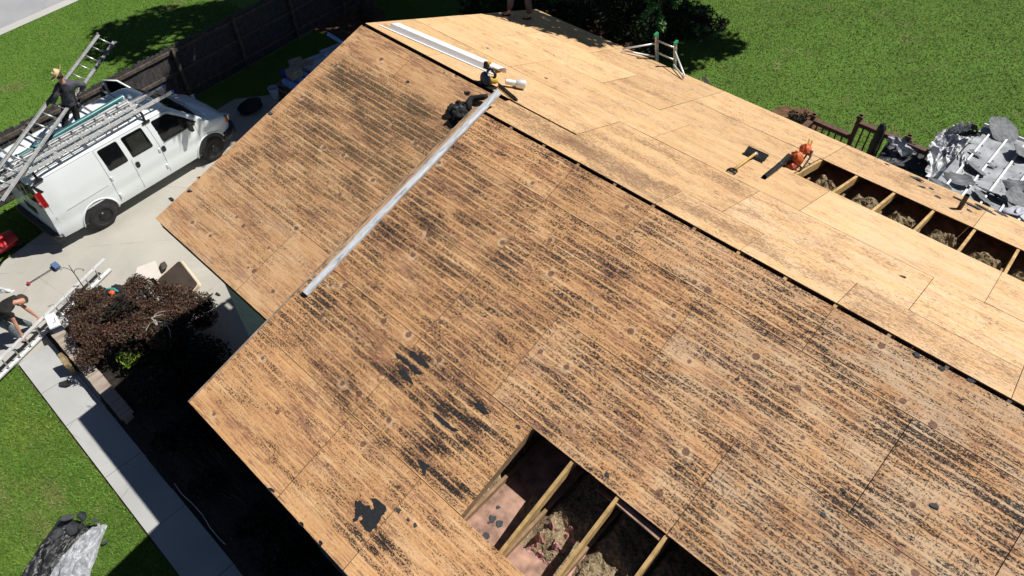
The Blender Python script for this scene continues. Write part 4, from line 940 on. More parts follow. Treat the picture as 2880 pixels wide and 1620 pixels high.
# ---- ladders
def ladder(name, a, b, side, width, label, rung=.305, rail=(.075, .028), mat='alu', first=.15, group=None, caps=None, up=None, rr_=.016, fl=.03):
    a, b, side = Vector(a), Vector(b), Vector(side).normalized(); d_ = (b-a).normalized(); L = (b-a).length; nv = d_.cross(side).normalized()
    t = thing(name, a, label, 'ladder', group)
    for k in (0, 1):
        o = side*(width*k); mb = MB(); mb.bar(a+o, b+o, .012, rail[0], nv)
        for e in (-1, 1): mb.bar(a+o+nv*e*(rail[0]/2-.004)+side*(.012*(1-2*k)), b+o+nv*e*(rail[0]/2-.004)+side*((fl/2-.003)*(1-2*k)), fl, .008, nv)
        build(mb, 'rail', M[mat], t)
    x = first
    while x < L-.05:
        mb = MB(); mb.tube([a+d_*x+side*(-.015), a+d_*x+side*(width+.015)], rr_, 8); build(mb, 'rung', M['alu'], t, True); x += rung
    if caps:
        for k in (0, 1): mb = MB(); mb.box(b+side*(width*k)+d_*.01, (.05, .05, rail[0]+.02), Matrix((d_, side, nv)).transposed()); build(mb, 'end_cap', M[caps], t)
    return t
ladder('extension_ladder', V3(-.38, 1.0, 2.33), V3(4.25, .86, 2.33), -VR*1.0-VF*.0, .40, 'long aluminium ladder with blue end caps, nearest the camera on the van rack', caps='cobalt', rail=(.085, .028), mat='alubright')
ladder('extension_ladder', V3(-.22, .86, 2.42), V3(3.3, .80, 2.42), -VR, .36, 'shorter aluminium ladder lying on top of the long one on the van rack', mat='alubright', rail=(.07, .028))
mb = MB(); mb.tube([V3(.5, .38, 2.40), V3(3.3, .22, 2.43)], .062, 14)
tp = thing('storage_tube', V3(.5, .38, 2.40), 'long teal tube with pale top lying along the van roof rack', 'tube'); build(mb, 'tube', M['teal'], tp, True, 0, 50)
for s, y in ((.5, .38), (3.3, .22)): mb = MB(); mb.lathe([(.066, -.03), (.07, -.02), (.07, .02), (.0, .03)], V3(s, y, 2.41), VF, 14); build(mb, 'end_cap', M['alubright'], tp, True, 0, 40)
mb = MB(); mb.bar(V3(.6, .45, 2.335), V3(3.9, .45, 2.335), .12, .05); tag(build(mb, 'ladder_plank', M['alu'], None, False, .004), 'flat grey aluminium plank between the ladder and the teal tube on the van', 'plank')
# ladder carried by the man on the van
LA, LB = atd(-60, 545, 19.0), atd(272, 98, 21.9); lside = (atd(308, 116, 21.9)-atd(268, 97, 21.9))
carry = ladder('carried_ladder', LA, LB, lside, .43, 'long grey ladder lifted diagonally by the man standing on the van', .345, (.10, .03), 'aludull', .12, caps='blackpl', fl=.075, rr_=.020)
# ladder on its edge on the driveway
g1, g0_ = atz(312, 757, .10), atz(-60, 1121, .10)
lad = ladder('straight_ladder', g0_, g1, (0, 0, 1), .36, 'bright aluminium ladder standing on its edge across the driveway', .3048, (.085, .03), 'alubright', .2)
# far ladder with stand-off arms at the back eave
c0, c1 = onB(1857, 186), onB(1905, 214)
le = c0 + Vector((0, .12, -.1)); dirx = Vector((1, 0, 0))
bl = Vector((3.12, 4.72, 0)); top0 = Vector((3.12, 4.60, zB(4.6)+.56)); 
fl_ = ladder('roof_access_ladder', (bl.x, bl.y+1.2, 0), (top0.x, top0.y, top0.z), (1, 0, 0), .46, 'ladder with green tips rising above the back eave on stand-off arms', .305, (.075, .035), 'alu', .2, caps='green')
for sx in (-1, 1):
    xb = top0.x + (0 if sx < 0 else .46)
    mb = MB(); mb.tube([(xb, 4.63, zB(4.6)+.36), (xb+sx*.50, 4.25, zB(4.25)+.10), (xb+sx*.50, 4.22, zB(4.22)+.045), (xb+sx*.42, 4.30, zB(4.3)+.07), (xb, 4.66, zB(4.6)+.06)], .018, 8); build(mb, 'stand_off_arm', M['alubright'], fl_, True)
# ============================================================ PEOPLE
def skin(name, nodes, edges, mat, parent=None, sub=2, root=0):
    me = bpy.data.meshes.new(name); keys = list(nodes); ix = {k: i for i, k in enumerate(keys)}
    me.from_pydata([tuple(nodes[k][0]) for k in keys], [(ix[a], ix[b]) for a, b in edges], []); me.materials.append(mat)
    o = bpy.data.objects.new(name, me); COL.objects.link(o)
    md = o.modifiers.new('skin', 'SKIN'); md.use_smooth_shade = True; md.branch_smoothing = .3
    if not me.skin_vertices: me.attributes  # created with the modifier
    sv = me.skin_vertices[0].data if me.skin_vertices else None
    for k in keys:
        r = nodes[k][1]; r = (r, r) if isinstance(r, (int, float)) else r
        sv[ix[k]].radius = r; sv[ix[k]].use_root = (ix[k] == root)
    sd = o.modifiers.new('sub', 'SUBSURF'); sd.levels = sub; sd.render_levels = sub
    if parent is not None: o.parent = parent
    return o
def add_hand(N, E, w, tip, side, k):
    """fingers: w wrist point key, tip = direction of the fingers, side = towards the thumb"""
    p = Vector(N[w][0]); t_ = Vector(tip).normalized(); s_ = Vector(side).normalized(); dn_ = t_.cross(s_).normalized()
    N['palm'+k] = (p+t_*.065, (.036, .020)); E.append((w, 'palm'+k))
    for i, (o, L) in enumerate([(-.028, .062), (-.010, .078), (.010, .084), (.028, .076)]):
        a = p+t_*.10+s_*o; N['f%d%s' % (i, k)] = (a, .0105); N['g%d%s' % (i, k)] = (a+t_*L*.5+dn_*.012, .009); N['h%d%s' % (i, k)] = (a+t_*L*.75+dn_*.042, .008)
        E += [('palm'+k, 'f%d%s' % (i, k)), ('f%d%s' % (i, k), 'g%d%s' % (i, k)), ('g%d%s' % (i, k), 'h%d%s' % (i, k))]
    a = p+t_*.05+s_*.045; N['t0'+k] = (a, .012); N['t1'+k] = (a+t_*.04+s_*.018+dn_*.012, .010); E += [('palm'+k, 't0'+k), ('t0'+k, 't1'+k)]
def person(label, J, mats, hat=None, hair=True, sleeves='long', group=None, look=Vector((0, 1, 0)), thumb=None):
    """J: joints hip, chest, neck, head, sL/sR, eL/eR, hL/hR, kL/kR, aL/aR, toe direction"""
    U = (J['head']-J['neck']).normalized(); rt = (J['sR']-J['sL']).normalized(); fw = look.normalized()
    hipL = J['hip'] - rt*.095; hipR = J['hip'] + rt*.095
    N = {'hip': (J['hip'], (.125, .10)), 'belly': (J['hip'].lerp(J['chest'], .45), (.13, .10)), 'chest': (J['chest'], (.145, .105)), 'neck0': (J['chest'].lerp(J['neck'], .75), (.075, .075)), 'neck': (J['neck'], .054),
         'jaw': (J['neck'].lerp(J['head'], .45)+fw*.022, (.066, .072)), 'head': (J['head'], (.083, .096)), 'crown': (J['head']+U*.085-fw*.008, (.060, .07)),
         'nose': (J['head']-U*.02+fw*.108, .011)}
    E = [('hip', 'belly'), ('belly', 'chest'), ('chest', 'neck0'), ('neck0', 'neck'), ('neck', 'jaw'), ('jaw', 'head'), ('head', 'crown'), ('head', 'nose')]
    for s, sg in (('L', -1), ('R', 1)):
        N['s'+s] = (J['s'+s], .055); N['e'+s] = (J['e'+s], .042); N['m'+s] = (J['e'+s].lerp(J['h'+s], .3), .043); N['h'+s] = (J['h'+s], .027)
        E += [('chest', 's'+s), ('s'+s, 'e'+s), ('e'+s, 'm'+s), ('m'+s, 'h'+s)]
        ff = (J['h'+s]-J['e'+s]).normalized(); add_hand(N, E, 'h'+s, ff, (thumb or fw).cross(ff).cross(ff)*-1 if False else rt*(-sg)+fw*.3, s)
        hp = hipL if s == 'L' else hipR
        N['hp'+s] = (hp-U*.02, .098); N['k'+s] = (J['k'+s], .062); N['c'+s] = (J['k'+s].lerp(J['a'+s], .3), .058); N['a'+s] = (J['a'+s], .038); N['ft'+s] = (J['a'+s]+J['toe']*.13-Vector((0, 0, .045)), (.04, .025))
        E += [('hip', 'hp'+s), ('hp'+s, 'k'+s), ('k'+s, 'c'+s), ('c'+s, 'a'+s), ('a'+s, 'ft'+s)]
    body = skin('person', N, E, M['skin'], None, 2); tag(body, label, 'person', group)
    # trousers
    T = {'hip': (J['hip'], (.165, .14)), 'waist': (J['hip'].lerp(J['chest'], .28), (.165, .135))}; TE = [('hip', 'waist')]
    for s in 'LR':
        T['hp'+s] = (N['hp'+s][0], .113); T['k'+s] = (J['k'+s], .084); T['c'+s] = (J['k'+s].lerp(J['a'+s], .45), .078); T['a'+s] = (J['a'+s]+(J['k'+s]-J['a'+s]).normalized()*.03, .064)
        TE += [('hip', 'hp'+s), ('hp'+s, 'k'+s), ('k'+s, 'c'+s), ('c'+s, 'a'+s)]
    skin('trousers', T, TE, mats[1], body, 2)
    # shirt with its hem over the waist
    H = {'hem': (J['hip'].lerp(J['chest'], -.2), (.195, .17)), 'hip': (J['hip'].lerp(J['chest'], .12), (.185, .155)), 'belly': (J['hip'].lerp(J['chest'], .5), (.175, .145)), 'chest': (J['chest'], (.19, .145)), 'col': (J['chest'].lerp(J['neck'], .86), (.088, .083))}
    HE = [('hem', 'hip'), ('hip', 'belly'), ('belly', 'chest'), ('chest', 'col')]
    for s in 'LR':
        H['s'+s] = (J['s'+s], .096); HE.append(('chest', 's'+s))
        if sleeves == 'long': H['e'+s] = (J['e'+s], .072); H['w'+s] = (J['e'+s].lerp(J['h'+s], .88), .046); HE += [('s'+s, 'e'+s), ('e'+s, 'w'+s)]
        else: H['e'+s] = (J['s'+s].lerp(J['e'+s], .66), .074); HE += [('s'+s, 'e'+s)]
    o = skin('shirt', H, HE, mats[0], body, 3, 3)
    tx = bpy.data.textures.new('cloth_folds', 'CLOUDS'); tx.noise_scale = .11; dm_ = o.modifiers.new('folds', 'DISPLACE'); dm_.texture = tx; dm_.strength = .022; dm_.mid_level = .5
    for s in 'LR':
        a = J['a'+s]-Vector((0, 0, .03)); tt = J['toe'].normalized(); sd = tt.cross(Vector((0, 0, 1)))
        skin('shoe', {'a': (a-tt*.03, (.045, .045)), 'b': (a+tt*.07-Vector((0, 0, .012)), (.044, .036)), 'c': (a+tt*.17-Vector((0, 0, .025)), (.040, .025))}, [('a', 'b'), ('b', 'c')], M['cloth'], body, 2)
        mb = MB(); mb.box(a+tt*.065-Vector((0, 0, .052)), (.29, .088, .022), Matrix((tt, -sd, Vector((0, 0, 1)))).transposed()); so_ = build(mb, 'shoe_sole', M['sole'], body, False, .008)
        mb = MB(); 
    if hair:
        mb = MB(); ax2 = rt; Mx = Matrix((rt, fw, U)).transposed()
        def hf(a, b):
            th, ph = a*2*math.pi, b*math.pi*.60
            v = Vector((.086*math.sin(ph)*math.cos(th), .102*math.sin(ph)*math.sin(th)-.012-.02*(b > .6), .112*math.cos(ph)+.03))
            n_ = 1+.05*fbm(v.x*30, v.y*30, v.z*30); return J['head'] + Mx @ (v*n_)
        mb.grid(hf, 26, 14); build(mb, 'hair', M['hair'], body, True)
    for sg in (-1, 1):
        mb = MB(); mb.tube([J['head']+rt*sg*.082-U*.03, J['head']+rt*sg*.097-U*.005, J['head']+rt*sg*.090+U*.022], [.010, .015, .010], 8); build(mb, 'ear', M['skin'], body, True)
    for sg in (-1, 1):
        mb = MB(); c = J['head']+rt*sg*.032+U*.005+fw*.090; mb.lathe([(.0, -.006), (.009, -.003), (.011, .003), (.0, .010)], c, fw, 10); build(mb, 'eye', M['white'], body, True)
        mb = MB(); mb.lathe([(.005, .0085), (.004, .011), (.0, .0115)], c, fw, 8); build(mb, 'pupil', M['glass'], body)
    mb = MB(); mb.tube([J['head']-rt*.024-U*.058+fw*.090, J['head']-U*.06+fw*.096, J['head']+rt*.024-U*.058+fw*.090], .006, 6); build(mb, 'mouth', plain('lips', (.35, .12, .10), .5), body, True)
    if hat:
        hU, = hat; mb = MB(); c = J['head']+U*.075; x = hU.cross(fw).normalized(); y = x.cross(hU)
        def ht(a, b):
            th = a*2*math.pi; ct, st = math.cos(th), math.sin(th)
            prof = [(.0, .105), (.05, .108), (.075, .098), (.088, .05), (.098, .005), (.12, -.004), (.155, .0), (.19, .012), (.205, .02)]
            i = min(len(prof)-1, int(round(b*(len(prof)-1)))); r, h = prof[i]
            if i <= 2: h -= .03*math.exp(-(ct*r/.03)**2)
            if i >= 5: h += .012*abs(ct)**2.2*(r-.1)/.1 - .012*abs(st)**2*(r-.1)/.1
            return c + x*(ct*r) + y*(st*r*1.12) + hU*h
        mb.grid(ht, 36, 8); h_ = build(mb, 'straw_hat', M['straw'], body, True)
        md = h_.modifiers.new('solid', 'SOLIDIFY'); md.thickness = .006
        mb = MB(); mb.lathe([(.099, -.0), (.101, .012), (.096, .026), (.090, .026)], c, hU, 24); build(mb, 'hat_band', M['straw'], h_, True)
    return body
CLv = -AX[0]; CLv = Vector((CLv.x, CLv.y, 0)).normalized(); CFv = Vector((AX[2].x, AX[2].y, 0)).normalized(); Z = Vector((0, 0, 1))
# man on the van roof
f1, f2 = atz(180, 364, 2.30), atz(221, 348, 2.30)
J = dict(hip=atd(195, 287, 20.50), chest=atd(187, 249, 20.22), neck=atd(174, 228, 20.10), head=atd(165, 214, 20.02))
J['sL'] = atd(164, 243, 20.2); J['sR'] = atd(210, 234, 20.2); J['eL'] = atd(155, 272, 20.2); J['hL'] = atd(148, 293, 20.45)
J['eR'] = atd(238, 238, 20.2); J['hR'] = atd(226, 258, 20.5)
J['kL'] = atd(184, 327, 20.65)+CFv*.0; J['kR'] = atd(213, 318, 20.65); J['aL'] = f1; J['aR'] = f2; J['toe'] = (CFv+CLv*.3).normalized()
person('person in a straw hat and grey long-sleeved shirt standing on the van roof', J, (M['shirt'], M['darkpants']), hat=((Z*.72+CLv*.62-CFv*.2).normalized(),), look=(CFv+CLv*.8).normalized())
# man bending over the ladder
f1, f2 = atz(58, 952, .11), atz(92, 915, .11)
g_ = (atz(120, 900, .5)-atz(40, 860, .5)); g_.z = 0; g_.normalize(); sd = Vector((g_.y, -g_.x, 0))    # sd: his right (towards the image's lower left)
hip = atz(-12, 884, .88)
J = dict(hip=hip, chest=atz(18, 855, 1.13), neck=atz(44, 850, 1.14), head=atz(60, 845, 1.08))
J['sR'] = atz(26, 878, 1.06); J['sL'] = atz(38, 838, 1.10); J['eR'] = atz(40, 905, .82); J['hR'] = atz(57, 936, .56); J['eL'] = atz(74, 868, .80); J['hL'] = atz(101, 888, .55)
J['kR'] = f1.lerp(hip, .5)+g_*.02; J['kL'] = f2.lerp(hip, .5)+g_*.02; J['aR'] = f1; J['aL'] = f2; J['toe'] = g_
person('person in a black tee and grey jeans bending over the ladder on the driveway', J, (M['tee'], M['jeans']), sleeves='short', look=(g_*.5-Z*.85).normalized())
# man whose legs show at the far roof corner
f1, f2 = onB(1432, 47)+Z*.10, onB(1490, 57)+Z*.10; mid = (f1+f2)/2; hip = mid+Z*.86+CFv*.05
J = dict(hip=hip, chest=hip+Z*.42, neck=hip+Z*.60, head=hip+Z*.72-CFv*.03, sL=hip+Z*.50+CLv*.19, sR=hip+Z*.50-CLv*.19)
J['eL'] = J['sL']-Z*.28+CLv*.05; J['eR'] = J['sR']-Z*.28-CLv*.05; J['hL'] = J['eL']-Z*.24-CFv*.1; J['hR'] = J['eR']-Z*.24-CFv*.1
J['kL'] = f1.lerp(hip, .52)+CLv*.05; J['kR'] = f2.lerp(hip, .52)-CLv*.05; J['aL'] = f1; J['aR'] = f2; J['toe'] = (CLv-CFv*.35).normalized()
person('person in slate trousers and dark trainers standing at the shaded far corner of the roof', J, (M['tee'], M['purplepants']), look=-CFv)
# ============================================================ THINGS ON THE ROOF
def aty(u, v, y): d = ray(u, v); return CAM + d*((y-CAM.y)/d.y)
def atx(u, v, x): d = ray(u, v); return CAM + d*((x-CAM.x)/d.x)
BX = Matrix((Vector((1, 0, 0)), NB.cross(Vector((1, 0, 0))), NB)).transposed(); FXm = Matrix((Vector((1, 0, 0)), NF.cross(Vector((1, 0, 0))), NF)).transposed()
# old white trim board up the rake
ra, rb = Vector((3.62, -4.13, zR(-4.13))), Vector((3.60, -.33, zR(-.33)))
tb = MB(); N_ = 30
sd_ = Vector((1, 0, 0)); 
def tbf(w, h):
    pts = []
    for i in range(N_+1): p_ = ra.lerp(rb, i/N_); pts.append(p_ + sd_*(w+.006*fbm(i*.7, w*9)) + NF*(h+.004*fbm(i*.9, h*50)))
    return pts
prof = [(-.048, .020), (-.048, .062), (-.022, .070), (.022, .066), (.045, .052), (.048, .020)]
vs = []; 
for (w_, h_) in prof: vs += tbf(w_, h_)
n_ = N_+1; tb.add(vs, [(k*n_+i, k*n_+i+1, ((k+1) % 6)*n_+i+1, ((k+1) % 6)*n_+i) for k in range(6) for i in range(N_)] + [tuple(k*n_ for k in range(6)), tuple(k*n_+N_ for k in range(6))[::-1]])
mt, tr_, bs_ = newmat('peeling_white_paint'); t = NT(tr_); tc = t.n('TexCoord').outputs['Object']
c_ = t.ramp(t.noise(t.mapv(tc, (26, 3.0, 9)), 1., 5, .7, .6), [(.30, (.16, .16, .16)), (.42, (.42, .44, .47)), (.58, (.60, .63, .67))]); t.lk(c_, bs_.inputs['Base Color']); bs_.inputs['Roughness'].default_value = .6
tag(build(tb, 'trim_board', mt), 'long weathered white trim board lying up the rake between the two front slopes', 'board')
# new white flashing channel lying by the far ridge
w0_, w1_ = onB(1068, 73), onB(1400, 216); w0_ += NB*.02; w1_ += NB*.02; dd = (w1_-w0_).normalized(); sdv = NB.cross(dd).normalized()
if sdv.y < 0: sdv = -sdv
fl2 = MB()
def ch(a, b, o0, h0, o1, h1, th=.006): fl2.prism([(0, 0), (1, 0), (1, 1), (0, 1)], a + sdv*o0 + NB*h0, (b-a), sdv*(o1-o0)+NB*(h1-h0), th)
ch(w0_, w1_, -.045, .0, .0, .0); ch(w0_+dd*.22, w1_-dd*.15, .0, .0, .03, .085); ch(w0_+dd*.22, w1_-dd*.05, .03, .085, .235, .075); ch(w0_+dd*.22, w1_, .235, .075, .245, .0)
tag(build(fl2, 'metal_flashing', M['white']), 'long bright white metal flashing channel lying beside the far ridge', 'flashing')
def scrap(name, c, nv, xa, r, rx, ry, seed, mat, label, cat, group=None, th=.006, lift=.016, curl=0., n=15, smooth_=False, jag=.3):
    """torn flat piece with its own thickness; curl lifts its rim"""
    rr = random.Random(seed); c = Vector(c)+nv*lift; x = Vector(xa); x = (x-nv*x.dot(nv)).normalized(); y = nv.cross(x); a0 = rr.uniform(0, 6.28)
    P = [(math.cos(6.283*i/n+.2*rr.random())*rx*(1-jag*rr.random()), math.sin(6.283*i/n)*ry*(1-jag*rr.random())) for i in range(n)]
    top = []; R = 4
    for k in range(R):
        f = 1-k/R
        for (px, py) in P: top.append(c + x*px*f*r + y*py*f*r + nv*(th + curl*(f**2)*math.sin(math.atan2(py, px)+a0)*r))
    top.append(c+nv*th); bot = [p_-nv*th for p_ in top]; m_ = len(top); mb = MB()
    f1_ = [(k*n+i, k*n+(i+1) % n, (k+1)*n+(i+1) % n, (k+1)*n+i) for k in range(R-1) for i in range(n)] + [((R-1)*n+i, (R-1)*n+(i+1) % n, R*n) for i in range(n)]
    mb.add(top+bot, f1_ + [tuple(m_+j for j in f_)[::-1] for f_ in f1_] + [(i, m_+i, m_+(i+1) % n, (i+1) % n) for i in range(n)])
    o = build(mb, name, mat, None, smooth_); return tag(o, label, cat, group)
GB = 'small shingle scraps left on the back slope'; GF = 'small shingle scraps left on the front slopes'
for k, (u, v, s_, lb_) in enumerate([(2275, 463, .045, 'small shingle scrap just above the corner of the far opening beside the blower'), (2495, 465, .05, 'small scrap between the deck railing and the second far rafter'), (2590, 528, .07, 'scrap near the back eave, first of three left of the vent pipe'), (2618, 534, .05, 'smallest scrap near the back eave left of the vent pipe'), (2636, 557, .07, 'scrap near the far opening, closest to the vent pipe on its left'), (2725, 596, .06, 'scrap immediately below the vent pipe'), (1230, 122, .05, 'dark scrap touching the far side of the white flashing'), (1370, 138, .04, 'lone scrap on the back slope above the saw'), (1535, 223, .04, 'lone scrap on the back slope right of the nail gun'), (2537, 781, .05, 'lone scrap on the pale sheet between the far opening and the ridge gap')]):
    scrap('shingle_scrap', onB(u, v), NB, (1, .2*math.sin(k), 0), s_, 1, .55, 100+k, M['shingle'], lb_, 'scrap', GB, curl=.15, n=9)
for k, (u, v, s_, pl, lb_) in enumerate([(2648, 1039, .045, 0, 'black flake by the ridge gap near the right frame edge'), (2729, 1071, .045, 0, 'black flake beside the ridge gap, closest to the right frame edge'), (2579, 1000, .05, 0, 'black smudge-like flake by the ridge gap, left of two others'), (2314, 941, .022, 0, 'tiny black flake near the fifth rafter end of the ridge gap'), (2074, 1067, .035, 0, 'lone dark flake in the middle right of the right slope'), (1460, 1201, .045, 0, 'dark flake just outside the upper left corner of the front opening'),
    (1708, 1338, .05, 0, 'grey scrap just above the edge of the front opening'), (2629, 1425, .055, 0, 'grey flake on the pale sheet at the lower right'), (2372, 1380, .035, 0, 'dark flake left of the seam at the lower right'), (2316, 1450, .04, 0, 'dark flake near the bottom end of the lower right seam'), (1122, 1436, .045, 0, 'round black flake right of the star shaped felt remnant'), (1150, 1461, .03, 0, 'small black flake, middle of the row right of the star shaped remnant'), (1170, 1478, .035, 0, 'small black flake, last of the row right of the star shaped remnant'), (1147, 232, .05, 1, 'dark scrap in the clean upper part of the left slope'), (762, 320, .07, 1, 'round dark scrap on the left roof edge above the bucket')]):
    scrap('shingle_scrap', onL(u, v) if pl else onR(u, v), NF, (1, .3*math.sin(k*2), 0), s_, 1, .6, 200+k, M['shingle'], lb_, 'scrap', GF, curl=.1, n=9, jag=.5)
scrap('felt_strip', onL(1312, 262), NF, (1, .15, 0), .11, 1, .28, 7, M['felt'], 'narrow dark felt strip on the upper left slope below the saw', 'scrap', None, curl=.2)
scrap('felt_scrap', onB(2570, 503), NB, (1, -.3, 0), .19, 1, .42, 8, M['shingle'], 'larger dark felt scrap on the back slope above the far opening', 'scrap', None, curl=.1, jag=.5)
for k, (u, v, s_, yy) in enumerate([(2694, 562, .16, 'flat dark felt patch just left of the black vent pipe'), (2728, 578, .22, 'torn felt patch right behind the black vent pipe'), (2772, 592, .2, 'torn felt patch hanging over the back eave beside the awning'), (2812, 603, .14, 'small torn felt patch at the eave, farthest right of its row')]):
    scrap('felt_patch', onB(u, v), NB, (1, -.2, 0), s_, 1, .45, 40+k, M['shingle'], yy, 'felt patch', None, curl=.06, jag=.5)
# felt remnants still stuck on the right slope
def feltpoly(pts, label, seed):
    rr = random.Random(seed); P = [onR(*p_) for p_ in pts]; Q = []
    for a, b in zip(P, P[1:]+P[:1]):
        n = max(2, int((b-a).length/.02))
        for i in range(n): Q.append(a.lerp(b, i/n) + Vector((1, 0, 0))*rr.uniform(-.012, .012) + Vector((0, 1, SL))*rr.uniform(-.008, .008))
    m_ = bmesh.new(); vs = [m_.verts.new(q_+NF*.021) for q_ in Q]; m_.faces.new(vs); r_ = bmesh.ops.extrude_face_region(m_, geom=m_.faces[:]); bmesh.ops.translate(m_, vec=-NF*.005, verts=[g for g in r_['geom'] if isinstance(g, bmesh.types.BMVert)])
    bmesh.ops.triangulate(m_, faces=m_.faces[:]); me = bpy.data.meshes.new('felt_remnant'); m_.to_mesh(me); m_.free(); return tag(fin(me, 'felt_remnant', M['felt']), label, 'felt')
z6 = lambda x, y: (720+x/3.578, 1215+y/3.578)
feltpoly([z6(*p_) for p_ in [(1010, 700), (1050, 690), (1090, 730), (1150, 750), (1175, 790), (1200, 760), (1185, 700), (1170, 670), (1205, 665), (1250, 700), (1325, 765), (1310, 810), (1270, 850), (1250, 900), (1215, 960), (1150, 1005), (1120, 1000), (1070, 930), (1050, 905), (1085, 870), (1075, 825), (1040, 880), (980, 915), (1010, 840)]], 'largest black felt remnant, star shaped, stuck near the front eave', 1)
feltpoly([z6(*p_) for p_ in [(1625, 285), (1665, 280), (1720, 320), (1735, 370), (1705, 440), (1685, 440), (1665, 370), (1640, 320)]], 'slim black felt remnant left of the front roof opening', 2)
z3_ = lambda x, y: (720+x/3.578, 810+y/3.578)
feltpoly([z3_(*p_) for p_ in [(1410, 660), (1450, 670), (1530, 730), (1620, 820), (1690, 860), (1660, 880), (1600, 870), (1520, 780), (1430, 710)]], 'long black felt remnant, lower of the pair in the middle of the right slope', 3)
feltpoly([z3_(*p_) for p_ in [(1550, 635), (1590, 640), (1680, 710), (1750, 780), (1740, 810), (1690, 790), (1640, 760), (1570, 690)]], 'long black felt remnant, upper of the pair in the middle of the right slope', 4)
feltpoly([z3_(*p_) for p_ in [(1450, 830), (1490, 830), (1550, 890), (1595, 970), (1570, 975), (1510, 930), (1440, 860)]], 'short black felt remnant just below the pair on the right slope', 5)
feltpoly([z3_(*p_) for p_ in [(1770, 1240), (1810, 1260), (1890, 1320), (1990, 1410), (2050, 1440), (2000, 1449), (1900, 1390), (1800, 1300)]], 'long black felt remnant pointing at the corner of the front opening', 6)
feltpoly([z3_(*p_) for p_ in [(2190, 1150), (2240, 1165), (2310, 1215), (2360, 1270), (2330, 1280), (2250, 1230)]], 'black felt remnant upslope of the front opening corner', 7)
# circular saw on the ridge
sc = onB(1368, 243)+NB*.02; saw = thing('circular_saw', sc, 'yellow and black cordless circular saw with a blue guard standing on the ridge', 'saw')
sx = Vector((1, -.12, -.02)).normalized(); sz = (Z*.95+Vector((-.05, .25, 0))).normalized(); sy = sz.cross(sx).normalized(); sx = sy.cross(sz); SM = Matrix((sx, sy, sz)).transposed()
SM0 = SM; P_ = lambda x, y, z: sc + SM0 @ (Vector((x, y, z))*.78)
mb = MB(); mb.box(P_(0, 0, .01), (.36, .17, .012), SM); build(mb, 'base_plate', M['steel'], saw, False, .004)
mb = MB(); mb.lathe([(.0, -.025), (.08, -.025), (.108, -.012), (.112, .015), (.096, .03), (.0, .03)], P_(0, -.06, .14), sy, 28); g_o = build(mb, 'blade_guard', plain('blue_black_guard', (.02, .025, .08), .25, .2, .3, 12), saw, True, 0, 40)
mb = MB(); mb.lathe([(.0, 0), (.045, 0), (.056, .02), (.056, .09), (.04, .12), (.0, .12)], P_(.10, -.02, .14), (sy*.9+sx*.35), 18); build(mb, 'motor', M['yellow'], saw, True, 0, 40)
mb = MB(); mb.tube([P_(.14, .05, .16), P_(.17, .05, .26), P_(.11, .04, .33), P_(.02, .03, .34), P_(-.05, .03, .27)], [.024, .024, .02, .02, .024], 10); build(mb, 'handle', M['blackpl'], saw, True)
mb = MB(); mb.box(P_(-.10, .03, .37), (.075, .075, .11), SM); bt = build(mb, 'battery', M['blackpl'], saw, False, .012); mb = MB(); mb.box(P_(-.06, .05, .43), (.045, .08, .045), SM); build(mb, 'battery_clip', M['yellow'], bt, False, .01)
# nail gun
nc = onB(1442, 250)+NB*.03; ng = thing('nail_gun', nc, 'silver nail gun with a black strip magazine lying just past the ridge', 'nail gun')
nx = (onB(1450, 290)-onB(1408, 252)).normalized(); ny = NB.cross(nx)
mb = MB(); hd = (onB(1462, 252)-onB(1424, 246)).normalized(); mb.lathe([(.0, -.14), (.04, -.14), (.046, -.10), (.046, .02), (.072, .05), (.075, .17), (.055, .19), (.0, .19)], nc+NB*.07, hd, 18); build(mb, 'housing', M['alubright'], ng, True, 0, 40)
mb = MB(); a = onB(1402, 246)+NB*.03; b = onB(1452, 288)+NB*.03; mb.bar(a, b, .035, .05, NB); mb.bar(a+NB*.05-ny*.03, b+NB*.05-ny*.03, .014, .014, NB)
for i in range(9): p_ = a.lerp(b, .05+.11*i); mb.bar(p_, p_+NB*.05-ny*.03, .008, .014, nx)
build(mb, 'magazine', M['blackpl'], ng)
mb = MB(); mb.tube([nc+NB*.05, nc-hd*.02+ny*.09+NB*.02, nc-hd*.02+ny*.17], [.028, .024, .026], 10); build(mb, 'grip', M['blackpl'], ng, True)
# roofing shovel
h0, h1 = onB(2063, 484), onB(2118, 450); dd = (h1-h0).normalized(); ss_ = NB.cross(dd)
sh = thing('roofing_shovel', h0, 'short roofing shovel with a yellow handle and black blade on the back slope', 'shovel')
mb = MB(); mb.tube([h0+NB*.05, h1+NB*.12], .020, 10); build(mb, 'handle', M['ywood'], sh, True)
mb = MB(); hc = h1+dd*.03+NB*.10; mb.prism([(-.17, -.06), (.17, -.06), (.17, .07), (-.17, .07)], hc, ss_, (dd*.75+NB*.65).normalized(), .012); mb.prism([(-.17, 0), (.17, 0), (.17, .05), (-.17, .05)], hc+(dd*.75+NB*.65).normalized()*.07, ss_, (dd*.6-NB*.8).normalized(), .01)
build(mb, 'blade', M['steel'], sh); mb = MB(); mb.tube([h1+NB*.11-dd*.08, hc], [.026, .030], 10); build(mb, 'ferrule', M['alu'], sh, True)
mb = MB(); gc = h0-dd*.02+NB*.045; mb.tube([gc+dd*.05, gc-dd*.02+ss_*.055, gc-dd*.10+ss_*.06, gc-dd*.10-ss_*.06, gc-dd*.02-ss_*.055, gc+dd*.05], [.018, .015, .018, .018, .015, .018], 8); build(mb, 'grip', M['blackpl'], sh, True)
